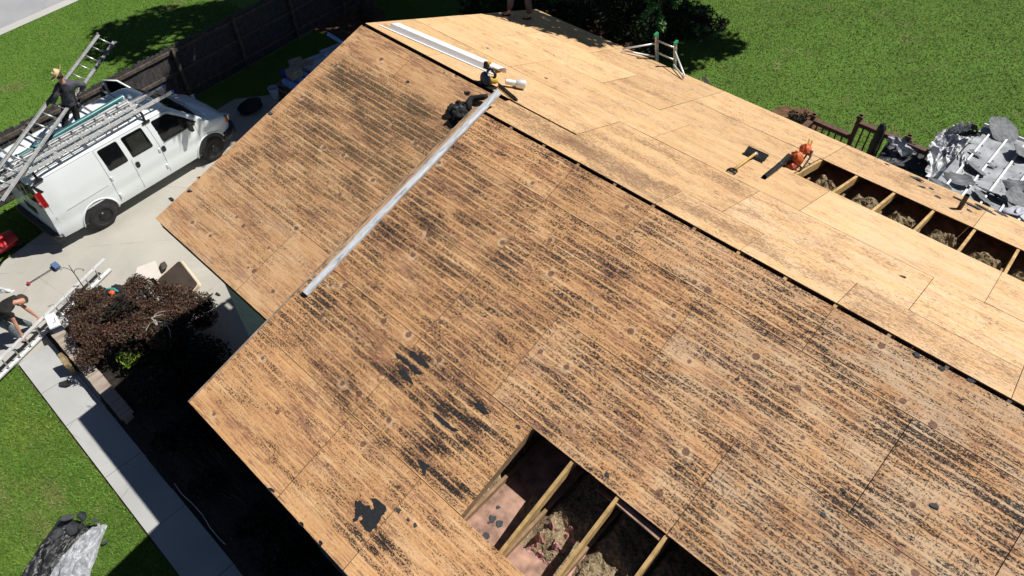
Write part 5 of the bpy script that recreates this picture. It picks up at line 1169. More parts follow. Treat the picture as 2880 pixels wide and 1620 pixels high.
# leaf blower
bc = onB(2236, 470)+NB*.02; bl_ = thing('leaf_blower', bc, 'orange backpack leaf blower with a curved black tube on the back slope', 'leaf blower')
def blob(c, r, seed, mat, name, par, amp=.18, sq=(1, 1, 1), n=20, fr=6):
    mb = MB()
    def f(a, b):
        th, ph = a*6.28318, b*3.14159; v = Vector((math.sin(ph)*math.cos(th), math.sin(ph)*math.sin(th), math.cos(ph)))
        return Vector(c) + Vector((v.x*sq[0], v.y*sq[1], v.z*sq[2]))*r*(1+amp*fbm(v.x*fr*.4+seed, v.y*fr*.4, v.z*fr*.4, 3))
    mb.grid(f, n, n//2); return build(mb, name, mat, par, True)
blob(bc+NB*.13+Vector((-.03, -.04, 0)), .115, 3, M['orange'], 'fan_housing', bl_, .25, (.9, .8, 1.0), 26)
blob(bc+NB*.22+Vector((.0, .13, .0)), .085, 9, M['orange'], 'engine_cover', bl_, .45, (1.1, 1.1, .8), 26); blob(bc+NB*.06+Vector((-.02, -.17, 0)), .08, 5, plain('dark_orange_plastic', (.36, .06, .02), .4, 0, .3, 20), 'fuel_tank', bl_, .35, (1.2, .8, .8), 22)
mb = MB(); fr_ = [bc+Vector((.10, -.20, .0)), bc+Vector((.12, -.02, .03)), bc+Vector((.12, .16, .15)), bc+Vector((.09, .25, .20))]
mb.tube(fr_, .014, 8); mb.tube([p_+Vector((-.07, .03, .0)) for p_ in fr_], .014, 8)
for f_ in (0, 1, 2, 3): mb.tube([fr_[f_], fr_[f_]+Vector((-.07, .03, 0))], .010, 6)
build(mb, 'frame', M['blackpl'], bl_, True)
mb = MB(); mb.lathe([(.0, -.04), (.035, -.04), (.04, .03), (.0, .045)], bc+Vector((.07, .22, .19)), Vector((.3, .3, .9)), 16); build(mb, 'pull_starter', M['alu'], bl_, True, 0, 40)
for dx_ in (0, .045): mb = MB(); mb.bar(bc+Vector((-.01+dx_, .26, .22)), bc+Vector((-.04+dx_, .33, .31)), .022, .010); build(mb, 'strap', M['yellow'], bl_)
mb = MB(); tpth = [atz(2222, 455, bc.z+.16), onB(2206, 466)+NB*.16, onB(2186, 481)+NB*.11, onB(2168, 492)+NB*.075, onB(2146, 506)+NB*.045]
mb.tube(tpth, [.046, .044, .038, .039, .036], 16, cap=False); mb.tube([tpth[-1]-(tpth[-1]-tpth[-2]).normalized()*.001, tpth[-2]], [.032, .030], 14, cap=False); build(mb, 'tube', M['steel'], bl_, True)
mb = MB(); mb.tube([tpth[2]*1.0, tpth[2].lerp(tpth[3], .15)], [.043, .043], 16); build(mb, 'tube_clamp', M['blackpl'], bl_, True)
# vent pipe
vp = onB(2696, 590); mb = MB(); mb.tube([vp-Z*.1, vp+Z*.30], .036, 14, cap=False); mb.tube([vp-Z*.1, vp+Z*.299], .030, 14, cap=False); mb.lathe([(.036, 0), (.039, .005), (.039, .02), (.036, .025)], vp+Z*.12, Z, 14); tag(build(mb, 'vent_pipe', M['blackpl'], None, True, 0, 40), 'short black plumbing vent pipe standing up through the back slope', 'vent pipe')
# black tool belt at the top of the left slope
tbc = onL(1292, 322); bel = thing('tool_belt', tbc, 'crumpled black tool belt lying at the top of the left slope', 'tool belt')
for k, (u, v, r_, s3) in enumerate([(1287, 318, .11, (1.1, 1, .8)), (1298, 330, .12, (1, 1.2, .8)), (1304, 306, .09, (1.6, .7, .6)), (1278, 308, .06, (1.2, 1, .6)), (1290, 342, .08, (.9, 1.2, .5))]):
    blob(onL(u, v)+NF*(.06), r_, k*3.3, M['cloth'], 'pouch', bel, .55, s3, 34, 4.5)
mb = MB(); mb.tube([onL(1322, 318)+NF*.06, onL(1322, 300)+NF*.09, onL(1330, 288)+NF*.09, onL(1345, 285)+NF*.08, onL(1362, 286)+NF*.10, onL(1376, 284)+NF*.12], [.05, .055, .05, .045, .05, .03], 10); build(mb, 'strap', M['cloth'], bel, True)
mb = MB(); mb.box(onL(1305, 318)+NF*.15, (.06, .04, .02), FXm); mb.box(onL(1294, 322)+NF*.16, (.025, .05, .015), FXm); build(mb, 'buckle', M['chrome'], bel, False, .005)
mb = MB(); mb.bar(onL(1268, 350)+NF*.03, onL(1290, 338)+NF*.03, .16, .03, NF); build(mb, 'pad', M['cloth'], bel)
# small wedge of black debris at the back eave and along the front edges
for (u, v, s_) in [(1985, 232, .10)]: scrap('felt_lump', onB(u, v), NB, (1, 0, 0), s_, 1.2, .7, 77, M['felt'], 'black felt lump perched on the middle of the back eave', 'scrap', None, curl=.5)
for k, (u, v, lb_) in enumerate([(538, 538, 'scrap hanging on the left roof edge nearest the van rear wheel'), (560, 500, 'scrap hanging on the left roof edge below the van door'), (484, 563, 'scrap on the left roof edge closest to the front corner'), (768, 1380, 'scrap stuck on the front eave, uppermost of three'), (852, 1475, 'scrap stuck on the front eave, middle of three'), (905, 1527, 'scrap stuck on the front eave, lowest of three')]):
    p_ = onL(u, v) if v < 600 else onR(u-3, v)
    scrap('shingle_scrap', p_, NF, (1, .5, 0), .05, 1.2, .6, 300+k, M['shingle'], lb_, 'scrap', GF, curl=.5, n=8)
# ============================================================ DECK
dk = thing('deck', (5.6, 4.4, 0), 'brown wooden deck with railings behind the house', 'deck')
mb = MB(); x = 6.62
while x < 8.74: mb.box((x+.068, 6.0, 2.58), (.135, 3.1, .03)); x += .142
mb.box((6.12, 6.0, 2.05), (.96, 3.1, .04)); build(mb, 'deck_boards', M['brown'], dk)
pA = aty(2290, 322, 7.5); pB = Vector((6.62, 7.5, 0)); pC = Vector((7.66, 7.5, 0)); pD = Vector((8.70, 7.45, 0))
zA, zT = pA.z, 3.62
def post(x, y, z, w=.09): mb = MB(); mb.box((x, y, z/2), (w, w, z)); mb.box((x, y, z-.03), (w+.03, w+.03, .06)); o = build(mb, 'post', M['brown'], dk, False, .008)
post(pA.x, 7.5, zA); post(pB.x, 7.5, zT); post(pC.x, 7.5, zT); post(pD.x, 7.45, zT); post(pA.x, 4.75, zA); post(pD.x, 4.8, zT-.04)
def rail(a, b, zt, zb, step=.115):
    a, b = Vector(a), Vector(b); mb = MB(); mb.bar(a+Z*(zt-.02), b+Z*(zt-.02), .13, .035); mb.bar(a+Z*(zt-.079), b+Z*(zt-.079), .04, .085); build(mb, 'top_rail', M['brown'], dk); mb = MB(); mb.bar(a+Z*zb, b+Z*zb, .04, .085); build(mb, 'bottom_rail', M['brown'], dk)
    n = int((b-a).length/step)
    for i in range(1, n): p_ = a.lerp(b, i/n); mb = MB(); mb.box(p_+Z*(zt+zb)/2, (.032, .032, zt-zb-.08)); build(mb, 'baluster', M['brown'], dk)
rail((pA.x, 7.5, 0), (pB.x-.05, 7.5, 0), zA-.10, zA-.95, .14); rail((pB.x, 7.5, 0), (pC.x, 7.5, 0), zT-.14, 2.7, .14); rail((pC.x, 7.5, 0), (pD.x, 7.45, 0), zT-.14, 2.7, .14)
rail((pA.x, 7.4, 0), (pA.x, 4.8, 0), zA-.10, zA-.95, .2); rail((pD.x, 7.35, 0), (pD.x, 4.9, 0), zT-.14, 2.7, .2)
# covered grill and cloth on the deck
gt = aty(2489, 345, 7.15)
gr = thing('black_cover', (gt.x, 7.15, 2.6), 'slim upright shape wrapped in black plastic beside the deck railing', 'cover')
mb = MB(); mb.grid(lambda a, b: Vector((gt.x, 7.1, 2.62)) + Vector((math.cos(a*6.283)*(.085 if b < .85 else .085*math.sqrt(max(0, 1-((b-.85)/.15)**2)))*(1+.2*fbm(a*4, b*4)), math.sin(a*6.283)*.085*(1 if b < .85 else math.sqrt(max(0, 1-((b-.85)/.15)**2)))*(1+.2*fbm(a*4, b*4, 3)), (gt.z-2.6)*b)), 24, 22)
build(mb, 'wrapped_plastic', M['blacktarp'], gr, True)
tblz = 3.25; P4 = [atz(2518, 468, tblz), atz(2592, 424, tblz), atz(2622, 446, tblz), atz(2612, 490, tblz-.05)]
tt_ = thing('patio_table', ((P4[0]+P4[2])/2).to_tuple()[:2]+(2.6,), 'low table under a charcoal sheet on the deck, below the grey cloth', 'table')
def quadsurf(P, amp, fr, seed, nx=26, ny=20, th=None, sag=0, up=Z):
    P = [Vector(p_) for p_ in P]
    def f(a, b):
        p_ = (P[0]*(1-a)+P[1]*a)*(1-b) + (P[3]*(1-a)+P[2]*a)*b
        r1 = 1-2.6*abs(fbm(a*fr*.6+b*fr*.5+seed, b*fr*.25-a*.3, seed, 1)); r2 = 1-2.6*abs(fbm(a*fr*.3-b*fr*.9+seed*2, b*fr*.4+a, 3, 1)); r3 = 1-2.6*abs(fbm(a*fr*1.6+seed, b*fr*1.2, 5, 1))
        return p_ + up*(amp*(.8*r1+.6*r2+.25*r3) - sag*math.sin(a*3.14)*math.sin(b*3.14)) + AX[0]*amp*.5*fbm(a*fr*1.3, b*fr+seed)
    mb = MB(); mb.grid(f, nx, ny); return mb
mb = quadsurf(P4, .03, 3, 2); o = build(mb, 'cover_sheet', M['shingle'], tt_, True); o.modifiers.new('s', 'SOLIDIFY').thickness = .01
mb = quadsurf([atz(2462, 448, tblz-.08), atz(2503, 392, tblz-.08), atz(2626, 450, tblz-.08), atz(2608, 512, tblz-.08)], .03, 3, 5); o = build(mb, 'black_fill_sheet', M['blacktarp'], tt_, True); o.modifiers.new('s', 'SOLIDIFY').thickness = .01  # large black sheet fills the dark area around the table cover
mb = MB()
for p_ in P4: mb.box((p_.x*.92+P4[0].x*.04+P4[2].x*.04, p_.y*.92+P4[0].y*.04+P4[2].y*.04, 2.9), (.04, .04, .6))
build(mb, 'table_frame', M['steel'], tt_)
# ============================================================ AWNING with debris
aw = thing('patio_awning', (8.8, 4.7, 3.9), 'ribbed grey metal patio awning behind the house, littered with torn shingles', 'awning')
zA_ = lambda y: 4.42 - .105*(y-4.65)
AWN = Vector((0, .105, 1)).normalized()
mb = MB(); mb.add([(8.72, 4.65, zA_(4.65)), (16, 4.65, zA_(4.65)), (16, 8.05, zA_(8.05)), (8.72, 8.05, zA_(8.05)), (8.72, 4.65, zA_(4.65)-.01), (16, 4.65, zA_(4.65)-.01), (16, 8.05, zA_(8.05)-.01), (8.72, 8.05, zA_(8.05)-.01)], [(0, 1, 2, 3), (7, 6, 5, 4), (0, 4, 5, 1), (1, 5, 6, 2), (2, 6, 7, 3), (3, 7, 4, 0)])
build(mb, 'awning_sheet', M['panelgrey'], aw)
for k in range(23):
    x = 8.90+.3048*k; mb = MB(); mb.bar((x, 4.67, zA_(4.67)+.022), (x, 7.85, zA_(7.85)+.022), .035, .04); build(mb, 'rib', M['white'], aw)
mb = MB(); mb.bar((8.70, 8.12, zA_(8.1)-.03), (16, 8.12, zA_(8.1)-.03), .03, .13); mb.bar((8.70, 8.06, zA_(8.1)-.09), (16, 8.06, zA_(8.1)-.09), .12, .02); build(mb, 'gutter', M['white'], aw)
for x in (8.85, 11.5, 14.2): mb = MB(); mb.box((x, 7.9, (zA_(7.9)-.02)/2), (.08, .08, zA_(7.9)-.02)); build(mb, 'post', M['white'], aw)
def onA(u, v): return on_plane(u, v, 4.42+.105*4.65, -.105)
GA = 'torn shingle sheets on the awning'
for k, (u, v, r_, rx, ry, cu, lab) in enumerate([
    (2812, 378, .42, .9, .85, .30, 'large curled charcoal sheet at the outer corner of the awning'), (2868, 440, .34, .7, 1, .35, 'curled charcoal sheet at the right edge of the awning'),
    (2738, 478, .24, 1.2, .6, .22, 'torn charcoal sheet lying across the second awning rib'), (2690, 512, .26, 1.2, .8, .25, 'pointed charcoal sheet near the tarp end of the awning'),
    (2718, 502, .12, .8, 1, .1, 'small square black piece between the awning ribs'), (2852, 530, .26, 1.2, .7, .4, 'curled charcoal sheet beside the lower awning rib'),
    (2862, 575, .32, .9, 1.1, .3, 'big charcoal sheet hanging at the lower right of the awning'), (2800, 560, .25, 1.5, .4, .3, 'long dark strip by the eave on the awning'),
    (2760, 560, .20, 1.3, .6, .15, 'flat grey strip by the eave between awning ribs'), (2740, 437, .10, 1.5, .5, .1, 'narrow grey scrap between the upper awning ribs'),
    (2785, 470, .08, 1, .6, .2, 'small pointed grey scrap in the middle of the awning'), (2640, 528, .22, 1.3, .5, .2, 'dark strip where the deck railing meets the awning')]):
    scrap('shingle_sheet', onA(u, v), AWN, (1, -.4+.3*math.sin(k*2.1), 0), r_, rx, ry, 500+k, M['sheetgrey'] if k not in (4, 7) else M['shingle'], lab, 'shingle sheet', GA, .008, .03+.5*cu*r_, cu, 24, False, .3)
mb = MB()
for k in range(90):
    u, v = rnd.uniform(2690, 2878), rnd.uniform(400, 600); p_ = onA(u, v)
    if p_.y > 4.9: r_ = rnd.uniform(.008, .035); a_ = rnd.uniform(0, 3); c_, s_ = math.cos(a_)*r_, math.sin(a_)*r_; q_ = p_+AWN*.012; mb.add([q_+Vector((c_, s_, 0)), q_+Vector((-s_*.6, c_*.6, 0)), q_+Vector((-c_, -s_, 0)), q_+Vector((s_*.5, -c_*.5, 0)), q_-AWN*.006], [(0, 1, 2, 3), (0, 3, 4), (3, 2, 4), (2, 1, 4), (1, 0, 4)])
tag(build(mb, 'shingle_crumbs', M['shingle']), kind='stuff')
for k, (u, v, r_) in enumerate([(2845, 600, .20), (2870, 612, .15)]):
    scrap('pale_sheet', onA(u, v)+Z*.02, AWN, (1, -.3, 0), r_, 1, .9, 700+k, M['clothgrey'], ['pale plastic sheet at the eave beside the last felt patch', 'smaller pale plastic sheet at the right frame edge by the eave'][k], 'plastic sheet', None, .006, .05, .3, 14, True)
# silver tarp spilling off the awning on to the deck
tp_ = thing('silver_tarp', (8.6, 6, 3.4), 'crumpled silver tarp spilling off the awning edge on to the deck', 'tarp')
def fold(P, amp, fr, seed, mat='tarp', name='tarp_fold', nx=17, ny=15, par=None):
    """crumpled sheet: stiff creased facets"""
    P = [Vector(p_) for p_ in P]; rr = random.Random(seed); J_ = {}
    def f(a, b):
        i_, j_ = round(a*nx), round(b*ny); ja = a + (rr.uniform(-.35, .35)/nx if 0 < i_ < nx else 0); jb = b + (rr.uniform(-.35, .35)/ny if 0 < j_ < ny else 0)
        p_ = (P[0]*(1-ja)+P[1]*ja)*(1-jb) + (P[3]*(1-ja)+P[2]*ja)*jb
        e_ = 1 if 0 < i_ < nx and 0 < j_ < ny else .8
        return p_ + Z*(amp*e_*(rr.uniform(-.42, .42)+1.1*fbm(a*fr+seed, b*fr, seed, 2))) + AX[0]*amp*.5*rr.uniform(-.5, .5)
    g_ = MB(); g_.grid(f, nx, ny); mb = MB(); mb.v = g_.v
    for q4 in g_.f:
        if rr.random() < .5: mb.f += [[q4[0], q4[1], q4[2]], [q4[0], q4[2], q4[3]]]
        else: mb.f += [[q4[0], q4[1], q4[3]], [q4[1], q4[2], q4[3]]]
    mb.mi = [0]*len(mb.f)
    o = build(mb, name, M[mat], par if par is not None else (tp_ if par is None and name != 'grey_cloth' else None), False); o.modifiers.new('s', 'SOLIDIFY').thickness = .006; return o
fold([atz(2606, 530, 3.75), atz(2690, 540, 3.92), atz(2735, 400, 4.0), atz(2612, 405, 3.85)], .13, 4.2, 3)
fold([atz(2612, 412, 3.85), atz(2690, 440, 4.0), atz(2775, 372, 4.1), atz(2645, 368, 3.9)], .12, 4.6, 11)
fold([atz(2655, 378, 3.8), atz(2735, 385, 4.2), atz(2728, 352, 4.35), atz(2690, 346, 4.2)], .10, 3.6, 17)
fold([atz(2668, 545, 4.1), atz(2700, 535, 4.25), atz(2720, 430, 4.3), atz(2690, 430, 4.2)], .07, 5, 23)
fold([atz(2680, 378, 4.15), atz(2740, 384, 4.35), atz(2770, 376, 4.35), atz(2735, 366, 4.4)], .05, 4, 29, 'blacktarp', 'black_fold')
fold([atz(2728, 362, 4.3), atz(2752, 372, 4.3), atz(2748, 352, 4.4), atz(2732, 348, 4.4)], .04, 3, 31, 'blacktarp', 'black_fold', 5, 4)
CP = [atz(2492, 388, 3.50), atz(2545, 388, 3.55), atz(2592, 422, 3.42), atz(2535, 442, 3.25)]
tag(fold(CP, .12, 2.2, 6, 'clothgrey', 'grey_cloth', 7, 6), 'pale grey cloth draped over the table sheet on the deck', 'cloth')
# ============================================================ THINGS ON THE GROUND
# tarp heap at the lower left
def mound(P, h, fr, seed, mat, name, label, cat, nx=60, ny=50, exp=.6):
    P = [Vector(p_) for p_ in P]
    def f(a, b):
        p_ = (P[0]*(1-a)+P[1]*a)*(1-b) + (P[3]*(1-a)+P[2]*a)*b; e = (math.sin(min(1, max(0, a))*3.14159)**exp)*(math.sin(b*3.14159)**exp)
        cr = abs(fbm(a*fr+seed, b*fr*.6, seed, 3)); q_ = Vector((p_.x+.03*fbm(a*fr*2, b*fr*2, seed), p_.y+.03*fbm(b*fr*2, a*fr*2, seed), .02 + h*e*(.65+.8*cr) + .03*e*fbm(a*fr*3, b*fr*2, seed))); return q_
    mb = MB(); mb.grid(f, nx, ny); o = build(mb, name, mat, None, True); return tag(o, label, cat)
mound([atz(80, 1680, .05), atz(240, 1650, .05), atz(296, 1472, .1), atz(268, 1470, .1)], .30, 3.2, 5, M['tarp2'], 'silver_tarp_heap', 'bulging silver tarp lying on the front lawn beside black felt', 'tarp')
mound([atz(30, 1660, .05), atz(120, 1670, .05), atz(272, 1482, .12), atz(170, 1448, .05)], .26, 4.4, 9, M['blacktarp'], 'black_felt_heap', 'heap of black felt and plastic on the front lawn, left of the silver tarp', 'debris heap')
for k, (u, v, r_, lb_) in enumerate([(190, 1458, .13, 'torn shingle at the upper left tip of the black heap'), (235, 1452, .14, 'torn shingle on top of the black heap, middle of the upper edge'), (268, 1468, .10, 'torn shingle at the right tip of the black heap'), (205, 1490, .15, 'torn shingle in the middle of the black heap'), (165, 1500, .14, 'torn shingle on the left flank of the black heap'), (230, 1480, .08, 'small shingle between the larger ones on the black heap'), (150, 1550, .16, 'torn shingle low on the black heap near the frame bottom')]):
    scrap('torn_shingle', atz(u, v, .20), (Z+Vector((.25*math.sin(k*2), .25*math.cos(k*3), 0))).normalized(), (math.sin(k), 1, 0), r_, 1, .8, 800+k, M['shingle'], lb_, 'shingle', 'torn shingles on the black heap', .006, .03, .3, 10, jag=.45)
scrap('shingle_flake', atz(296, 1527, .05), Z, (.3, 1, 0), .07, 1, .6, 901, M['shingle'], 'lone shingle flake on the grass right of the silver tarp', 'shingle', curl=.1)
# mower
mw = atz(12, 702, 0); md_ = thing('lawn_mower', mw, 'red lawn mower at the driveway edge behind the van, cut by the frame', 'lawn mower')
mx = VF; my = VR; MMx = Matrix((mx, my, Z)).transposed()
mb = MB(); mb.grid(lambda a, b: mw + MMx @ Vector(((a-.5)*.78*(1-.1*b), (math.cos(3.14*(1-b)))*.27*(1-.25*abs(a-.5)), .14+.20*math.sin(3.14*b)**.5)), 16, 16); mb.box(mw+Z*.16, (.70, .5, .1), MMx); build(mb, 'deck_shell', M['redpl'], md_, True, 0, 45)
mb = MB(); mb.lathe([(.0, 0), (.17, 0), (.17, .10), (.12, .15), (.0, .16)], mw+Z*.30, Z, 20); build(mb, 'engine_cover', M['redpl'], md_, True, 0, 40); mb = MB(); mb.lathe([(.0, 0), (.10, 0), (.09, .02), (.0, .025)], mw+Z*.461, Z, 18); build(mb, 'engine_cap', M['alubright'], md_, True)
for a in (-1, 1):
    for b in (-1, 1): mb = MB(); mb.lathe([(.0, -.025), (.09, -.025), (.10, 0), (.09, .025), (.0, .03)], mw+MMx @ Vector((a*.32, b*.29, .10)), my, 18); build(mb, 'wheel', M['rubber'], md_, True, 0, 40)
mb = MB(); mb.tube([mw+MMx @ Vector((-.36, -.24, .2)), mw+MMx @ Vector((-.9, -.24, .9)), mw+MMx @ Vector((-.9, .24, .9)), mw+MMx @ Vector((-.36, .24, .2))], .014, 8); build(mb, 'handle', M['steel'], md_, True)
# shepherd hook
hkb = atz(254, 836, .06); hk = thing('shepherd_hook', hkb, 'thin black double shepherd hook standing between the ladder and the bag', 'garden hook')
top_ = hkb+Z*1.0; tl2 = atd(193, 745, (top_-CAM).length)
mb = MB(); mb.tube([hkb, hkb.lerp(tl2, .5), tl2], [.013, .011, .007], 8); build(mb, 'pole', M['steel'], hk, True); dl = (tl2-CAM).length
mb = MB(); mb.tube([atd(u, v, dl) for u, v in [(208, 768), (203, 762), (190, 755), (178, 753), (168, 754), (168, 758), (172, 760), (174, 757)]], .007, 6); build(mb, 'hook_arm', M['steel'], hk, True)
mb = MB(); mb.tube([atd(u, v, dl) for u, v in [(208, 768), (210, 760), (216, 756), (226, 756), (235, 758), (236, 761), (232, 762)]], .007, 6); build(mb, 'hook_arm', M['steel'], hk, True)
# long brush on the driveway
b0, b1 = atz(80, 797, .09), atz(152, 752, .10); bd = (b1-b0).normalized(); bs2 = Z.cross(bd)
lb = thing('push_brush', b0, 'blue headed brush with a thin handle and red end lying on the driveway', 'brush')
mb = MB(); mb.tube([b0, b1], .010, 8); build(mb, 'handle', M['steel'], lb, True)
mb = MB(); mb.box(b1+bd*.05+Z*.02, (.14, .22, .07), Matrix((bd, bs2, Z)).transposed()); hd_ = build(mb, 'brush_head', plain('slate_blue', (.10, .17, .32), .5), lb, False, .01); mb = MB(); mb.box(b1+bd*.0-Z*.01, (.06, .24, .05), Matrix((bd, bs2, Z)).transposed()); build(mb, 'bristles', M['bluedk'], hd_)
mb = MB(); mb.box(b0, (.05, .10, .05), Matrix((bd, bs2, Z)).transposed()); build(mb, 'end_grip', M['redpl'], lb, False, .012)
# black bag with coloured clothes
bgc = atz(285, 838, .1); bg_ = thing('black_bag', bgc, 'slumped black bag with orange and teal clothes beside the maple', 'bag')
for k, (u, v, r_, s3) in enumerate([(278, 830, .20, (1, 1.1, .7)), (300, 842, .20, (1.1, .9, .6)), (318, 838, .16, (1, 1, .6)), (270, 848, .14, (1, 1.2, .6))]):
    blob(atz(u, v, .17), r_, k*2.2+1, M['cloth'], 'bag_fabric', bg_, .5, s3, 34, 8)
blob(atz(314, 823, .30), .08, 4, M['orange'], 'orange_cloth', bg_, .5, (1.1, .8, .5)); blob(atz(328, 812, .2), .13, 7, M['cloth'], 'dark_cap', bg_, .3, (1.2, .9, .5))
mb = MB(); mb.tube([atz(u, v, .30) for u, v in [(300, 816), (308, 812), (320, 813), (332, 820)]], [.02, .03, .03, .02], 8); build(mb, 'teal_trim', plain('teal_cloth', (.03, .32, .33), .7), bg_, True)
# boards and panels behind the maple
def slab(name, pts, th, mats, label, cat, rim=None):
    P = [Vector(p_) for p_ in pts]; n_ = (P[1]-P[0]).cross(P[-1]-P[0]).normalized()
    if n_.z < 0: n_ = -n_
    R = []; k = len(P)
    for i in range(k):
        a, b, c = P[i-1], P[i], P[(i+1) % k]; r_ = .07
        for t_ in (0, .33, .67, 1): R.append((b+(a-b).normalized()*r_).lerp(b, t_).lerp(b.lerp(b+(c-b).normalized()*r_, t_), t_))
    t = thing(name, sum(P, Vector())/k, label, cat)
    m_ = len(R); mb = MB(); mb.add([p_-n_*th for p_ in R]+R, [tuple(range(m_))[::-1]] + [(i, (i+1) % m_, m_+(i+1) % m_, m_+i) for i in range(m_)] + [tuple(range(m_, 2*m_))]); build(mb, 'rim', mats[1], t)
    c = sum(R, Vector())/m_; I = [c+(p_-c)*.93+n_*.006 for p_ in R]; mb = MB(); mb.add(I+[p_-n_*.004 for p_ in I], [tuple(range(m_)), tuple(range(m_, 2*m_))[::-1]]+[(i, (i+1) % m_, m_+(i+1) % m_, m_+i) for i in range(m_)]); build(mb, 'panel', mats[0], t); return t
slab('tilted_board', [atz(438, 788, .30), atz(505, 728, .62), atz(561, 800, .40), atz(500, 868, .08)], .10, (M['brownboard'], M['cream']), 'dark brown board with rounded corners and cream rim tilted behind the maple', 'board')
mb = MB(); mb.add([atz(u, v, .075) for u, v in [(385, 752), (436, 733), (458, 778), (372, 815)]] + [atz(u, v, .055) for u, v in [(385, 752), (436, 733), (458, 778), (372, 815)]], [(0, 1, 2, 3), (7, 6, 5, 4), (0, 4, 5, 1), (1, 5, 6, 2), (2, 6, 7, 3), (3, 7, 4, 0)])
tag(build(mb, 'foam_board', M['panelwhite']), 'flat off-white panel lying on the driveway behind the maple', 'panel')
mb = MB(); mb.add([atz(u, v, .20) for u, v in [(449, 742), (463, 734), (472, 748), (457, 761)]] + [atz(u, v, .06) for u, v in [(449, 742), (463, 734), (472, 748), (457, 761)]], [(0, 1, 2, 3), (7, 6, 5, 4), (0, 4, 5, 1), (1, 5, 6, 2), (2, 6, 7, 3), (3, 7, 4, 0)])
tag(build(mb, 'brown_pad', M['brownboard'], None, False, .02), 'small dark brown pad between the off-white panel and the tilted board', 'pad')
mb = MB(); mb.add([atz(u, v, z_) for u, v, z_ in [(420, 785, .5), (432, 781, .62), (449, 802, .5), (440, 806, .4)]] + [atz(u, v, z_-.05) for u, v, z_ in [(420, 785, .5), (432, 781, .62), (449, 802, .5), (440, 806, .4)]], [(0, 1, 2, 3), (7, 6, 5, 4), (0, 4, 5, 1), (1, 5, 6, 2), (2, 6, 7, 3), (3, 7, 4, 0)])
tag(build(mb, 'slate_wedge', M['shingle']), 'slate grey wedge poking out of the top of the maple', 'wedge')
for k, (u, v) in enumerate([(593, 831), (614, 829)]): scrap('felt_flake', atz(u, v, .055), Z, (1, (-3, .2)[k], 0), .09, 1, .35, 950+k, M['felt'], ['upright black flake on the driveway near the house wall', 'flat black flake on the driveway nearest the house wall'][k], 'scrap', curl=.2, n=8)
scrap('dark_rag', atz(187, 1080, .06), Z, (1, .8, 0), .19, 1, .6, 960, M['felt'], 'ragged black felt piece on the sunny sidewalk below the stone slab', 'felt', curl=.1, jag=.4)
# white box on the wall corner
wb = atz(148, 912, .36); wx_ = (atz(165, 903, .5)-atz(122, 890, .5)); 
tpz = .56; T4 = [atz(122, 888, tpz), atz(152, 877, tpz), atz(171, 911, tpz), atz(138, 925, tpz)]; bx = thing('plastic_box', (sum(T4, Vector())/4).to_tuple()[:2]+(.05,), 'white lidded plastic box with a blue base at the garden wall corner', 'box')
cT = sum(T4, Vector())/4
mb = MB(); mb.add(T4+[p_-Z*.06 for p_ in T4], [(0, 1, 2, 3), (7, 6, 5, 4), (0, 4, 5, 1), (1, 5, 6, 2), (2, 6, 7, 3), (3, 7, 4, 0)]); lid = build(mb, 'lid', M['white'], bx, False, .02)
h4 = [cT+(p_-cT)*.5+Z*.004 for p_ in T4]; mb = MB(); mb.tube([h4[3]*.5+h4[2]*.5, h4[2]+Z*.015, h4[2]*.4+h4[1]*.6], .010, 6); build(mb, 'handle', M['clothgrey'], lid, True)
mb = MB(); B4 = [cT+(p_-cT)*.92 for p_ in T4]; mb.add([p_-Z*.061 for p_ in B4]+[Vector((cT.x+(p_.x-cT.x)*.85, cT.y+(p_.y-cT.y)*.85, .055)) for p_ in B4], [(0, 1, 2, 3), (7, 6, 5, 4), (0, 4, 5, 1), (1, 5, 6, 2), (2, 6, 7, 3), (3, 7, 4, 0)]); build(mb, 'bin', plain('navy_box', (.03, .06, .14), .35), bx, False, .01)
mound([atz(-30, 826, .06), atz(38, 824, .06), atz(42, 812, .08), atz(-30, 808, .08)], .14, 3., 15, M['tarp'], 'silver_bag', 'crumpled silver bag on the driveway behind the bending person', 'bag', 24, 16)
# ---- supplies in the shade between fence and house
pal = atz(815, 238, 0)
pz = thing('pallet', pal, 'low wooden pallet in the shade, half hidden by the left slope', 'pallet'); pm = Matrix((fd, fn, Z)).transposed()
mb = MB()
for i in range(6): mb.box(pal+fd*(-.5+.2*i)+Z*.12+fn*.3, (.12, 1.1, .02), pm)
for j in (-.2, .3, .8): mb.box(pal+fn*j+Z*.055, (1.15, .09, .10), pm)
build(mb, 'pallet_boards', M['oldlumber'], pz)
def roll(u0, v0, u1, v1, z, r, mat, label, g='wrapped rolls on the pallet'):
    a, b = atz(u0, v0, z), atz(u1, v1, z); d_ = (b-a).normalized(); t = thing('underlay_roll', a, label, 'roll', g); L = (b-a).length
    mb = MB(); mb.lathe([(r*.45, 0), (r*.97, 0), (r, .02), (r, L-.02), (r*.97, L), (r*.45, L)], a, d_, 22); build(mb, 'wrap', M[mat], t, True, 0, 40)
    mb = MB(); mb.lathe([(r*.44, -.004), (r*.36, -.004), (r*.36, L+.004), (r*.44, L+.004)], a, d_, 16); build(mb, 'core', M['cobalt'], t, True, 0, 40)
roll(800, 230, 862, 260, .30, .12, 'bluepl', 'light blue wrapped roll, frontmost on the pallet'); roll(815, 214, 872, 240, .32, .12, 'bluepl', 'light blue wrapped roll, second from the front on the pallet')
roll(796, 206, 850, 222, .28, .12, 'cobalt', 'deep cobalt wrapped roll beside the lower cardboard box'); roll(845, 208, 905, 232, .34, .11, 'bluepl', 'light blue roll half hidden by the roof edge below the boxes'); roll(858, 190, 910, 205, .34, .12, 'bluegrey', 'pale blue-grey roll behind the other rolls at the roof edge')
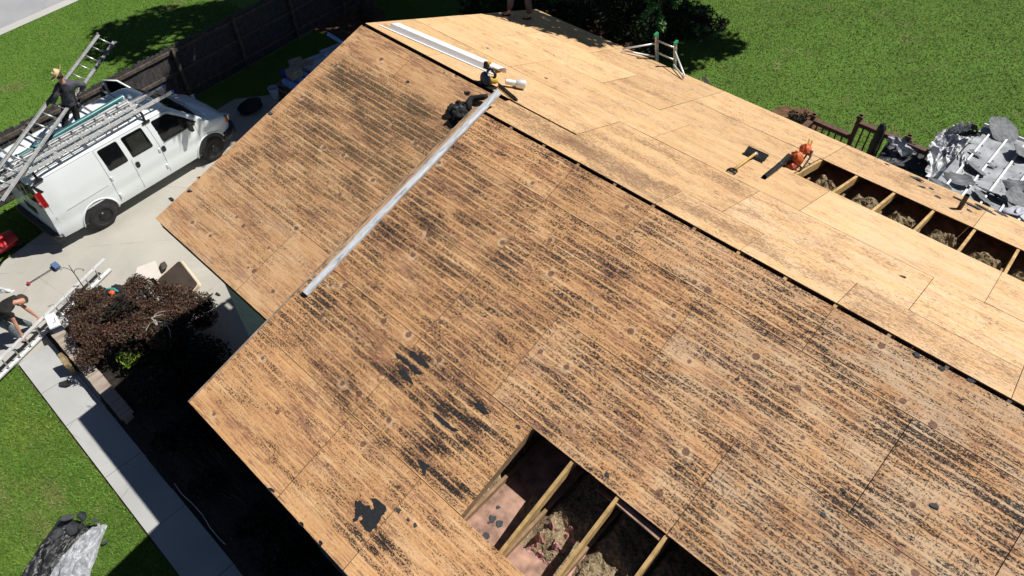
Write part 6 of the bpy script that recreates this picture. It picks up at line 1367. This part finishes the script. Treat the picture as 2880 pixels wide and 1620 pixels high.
def carton(u, v, z, sx_, sy_, sz_, rot, mat, label, name='cardboard_box', cat='box', flap=True, g=None):
    c = atz(u, v, z+sz_); c = c-Z*sz_/2; Mz = pm @ Matrix.Rotation(rot, 3, 'Z'); t = thing(name, (c.x, c.y, z), label, cat, g)
    mb = MB(); mb.box(c, (sx_, sy_, sz_), Mz); b_ = build(mb, 'carton', M[mat], t, False, .006)
    if flap: mb = MB(); mb.box(c+Z*(sz_/2+.001), (sx_*.98, .05, .004), Mz); build(mb, 'tape', plain('tape', (.40, .34, .26), .4), b_)
    return t
carton(832, 170, .35, .42, .34, .26, .35, 'card', 'upper brown cardboard box of the pair in the fence shade'); carton(825, 194, .42, .40, .34, .26, .1, 'card', 'lower brown cardboard box resting on the blue rolls')
carton(862, 175, .25, .40, .30, .24, .9, 'card', 'brown cardboard box partly behind the upper one, at the roof edge')
carton(908, 157, .0, 1.3, .42, .42, .25, 'bluegrey', 'long blue-grey box in the shade close to the roof edge', 'long_box'); carton(940, 135, .1, .9, .35, .4, .25, 'bluegrey', 'second long blue-grey box just behind the first, at the roof edge', 'long_box')
a, b = atz(920, 94, .9), atz(975, 128, .5); mb = MB(); mb.bar(a, b, .17, .03, Z); tag(build(mb, 'gutter_length', M['bluepl'], None, False, .004), 'pale blue gutter length sticking up past the left roof edge', 'gutter')
bk = atz(776, 277, .0); t = thing('bucket', bk, 'pale plastic bucket in the shade at the left roof edge', 'bucket')
mb = MB(); mb.lathe([(.12, 0), (.125, .01), (.15, .36), (.158, .365), (.158, .38), (.145, .38), (.14, .34), (.115, .02), (.0, .02)], bk, Z, 26); build(mb, 'pail', M['bluegrey'], t, True, 0, 40)
mb = MB(); mb.tube([bk+Vector((math.cos(a_)*.155, math.sin(a_)*.155, .33-.09*math.sin(a_*1.0)**2)) for a_ in np.linspace(0, 3.14, 12)], .004, 6); build(mb, 'bail_handle', M['steel'], t, True)
t = thing('black_duffel', atz(705, 305, .05), 'black duffel bag on the shaded end of the driveway', 'bag')
blob(atz(705, 298, .22), .25, 2, M['cloth'], 'duffel', t, .25, (1, 1.5, .7), 30, 5); blob(atz(692, 306, .2), .16, 5, M['cloth'], 'duffel_pocket', t, .3, (.8, 1.4, .6), 24, 5)
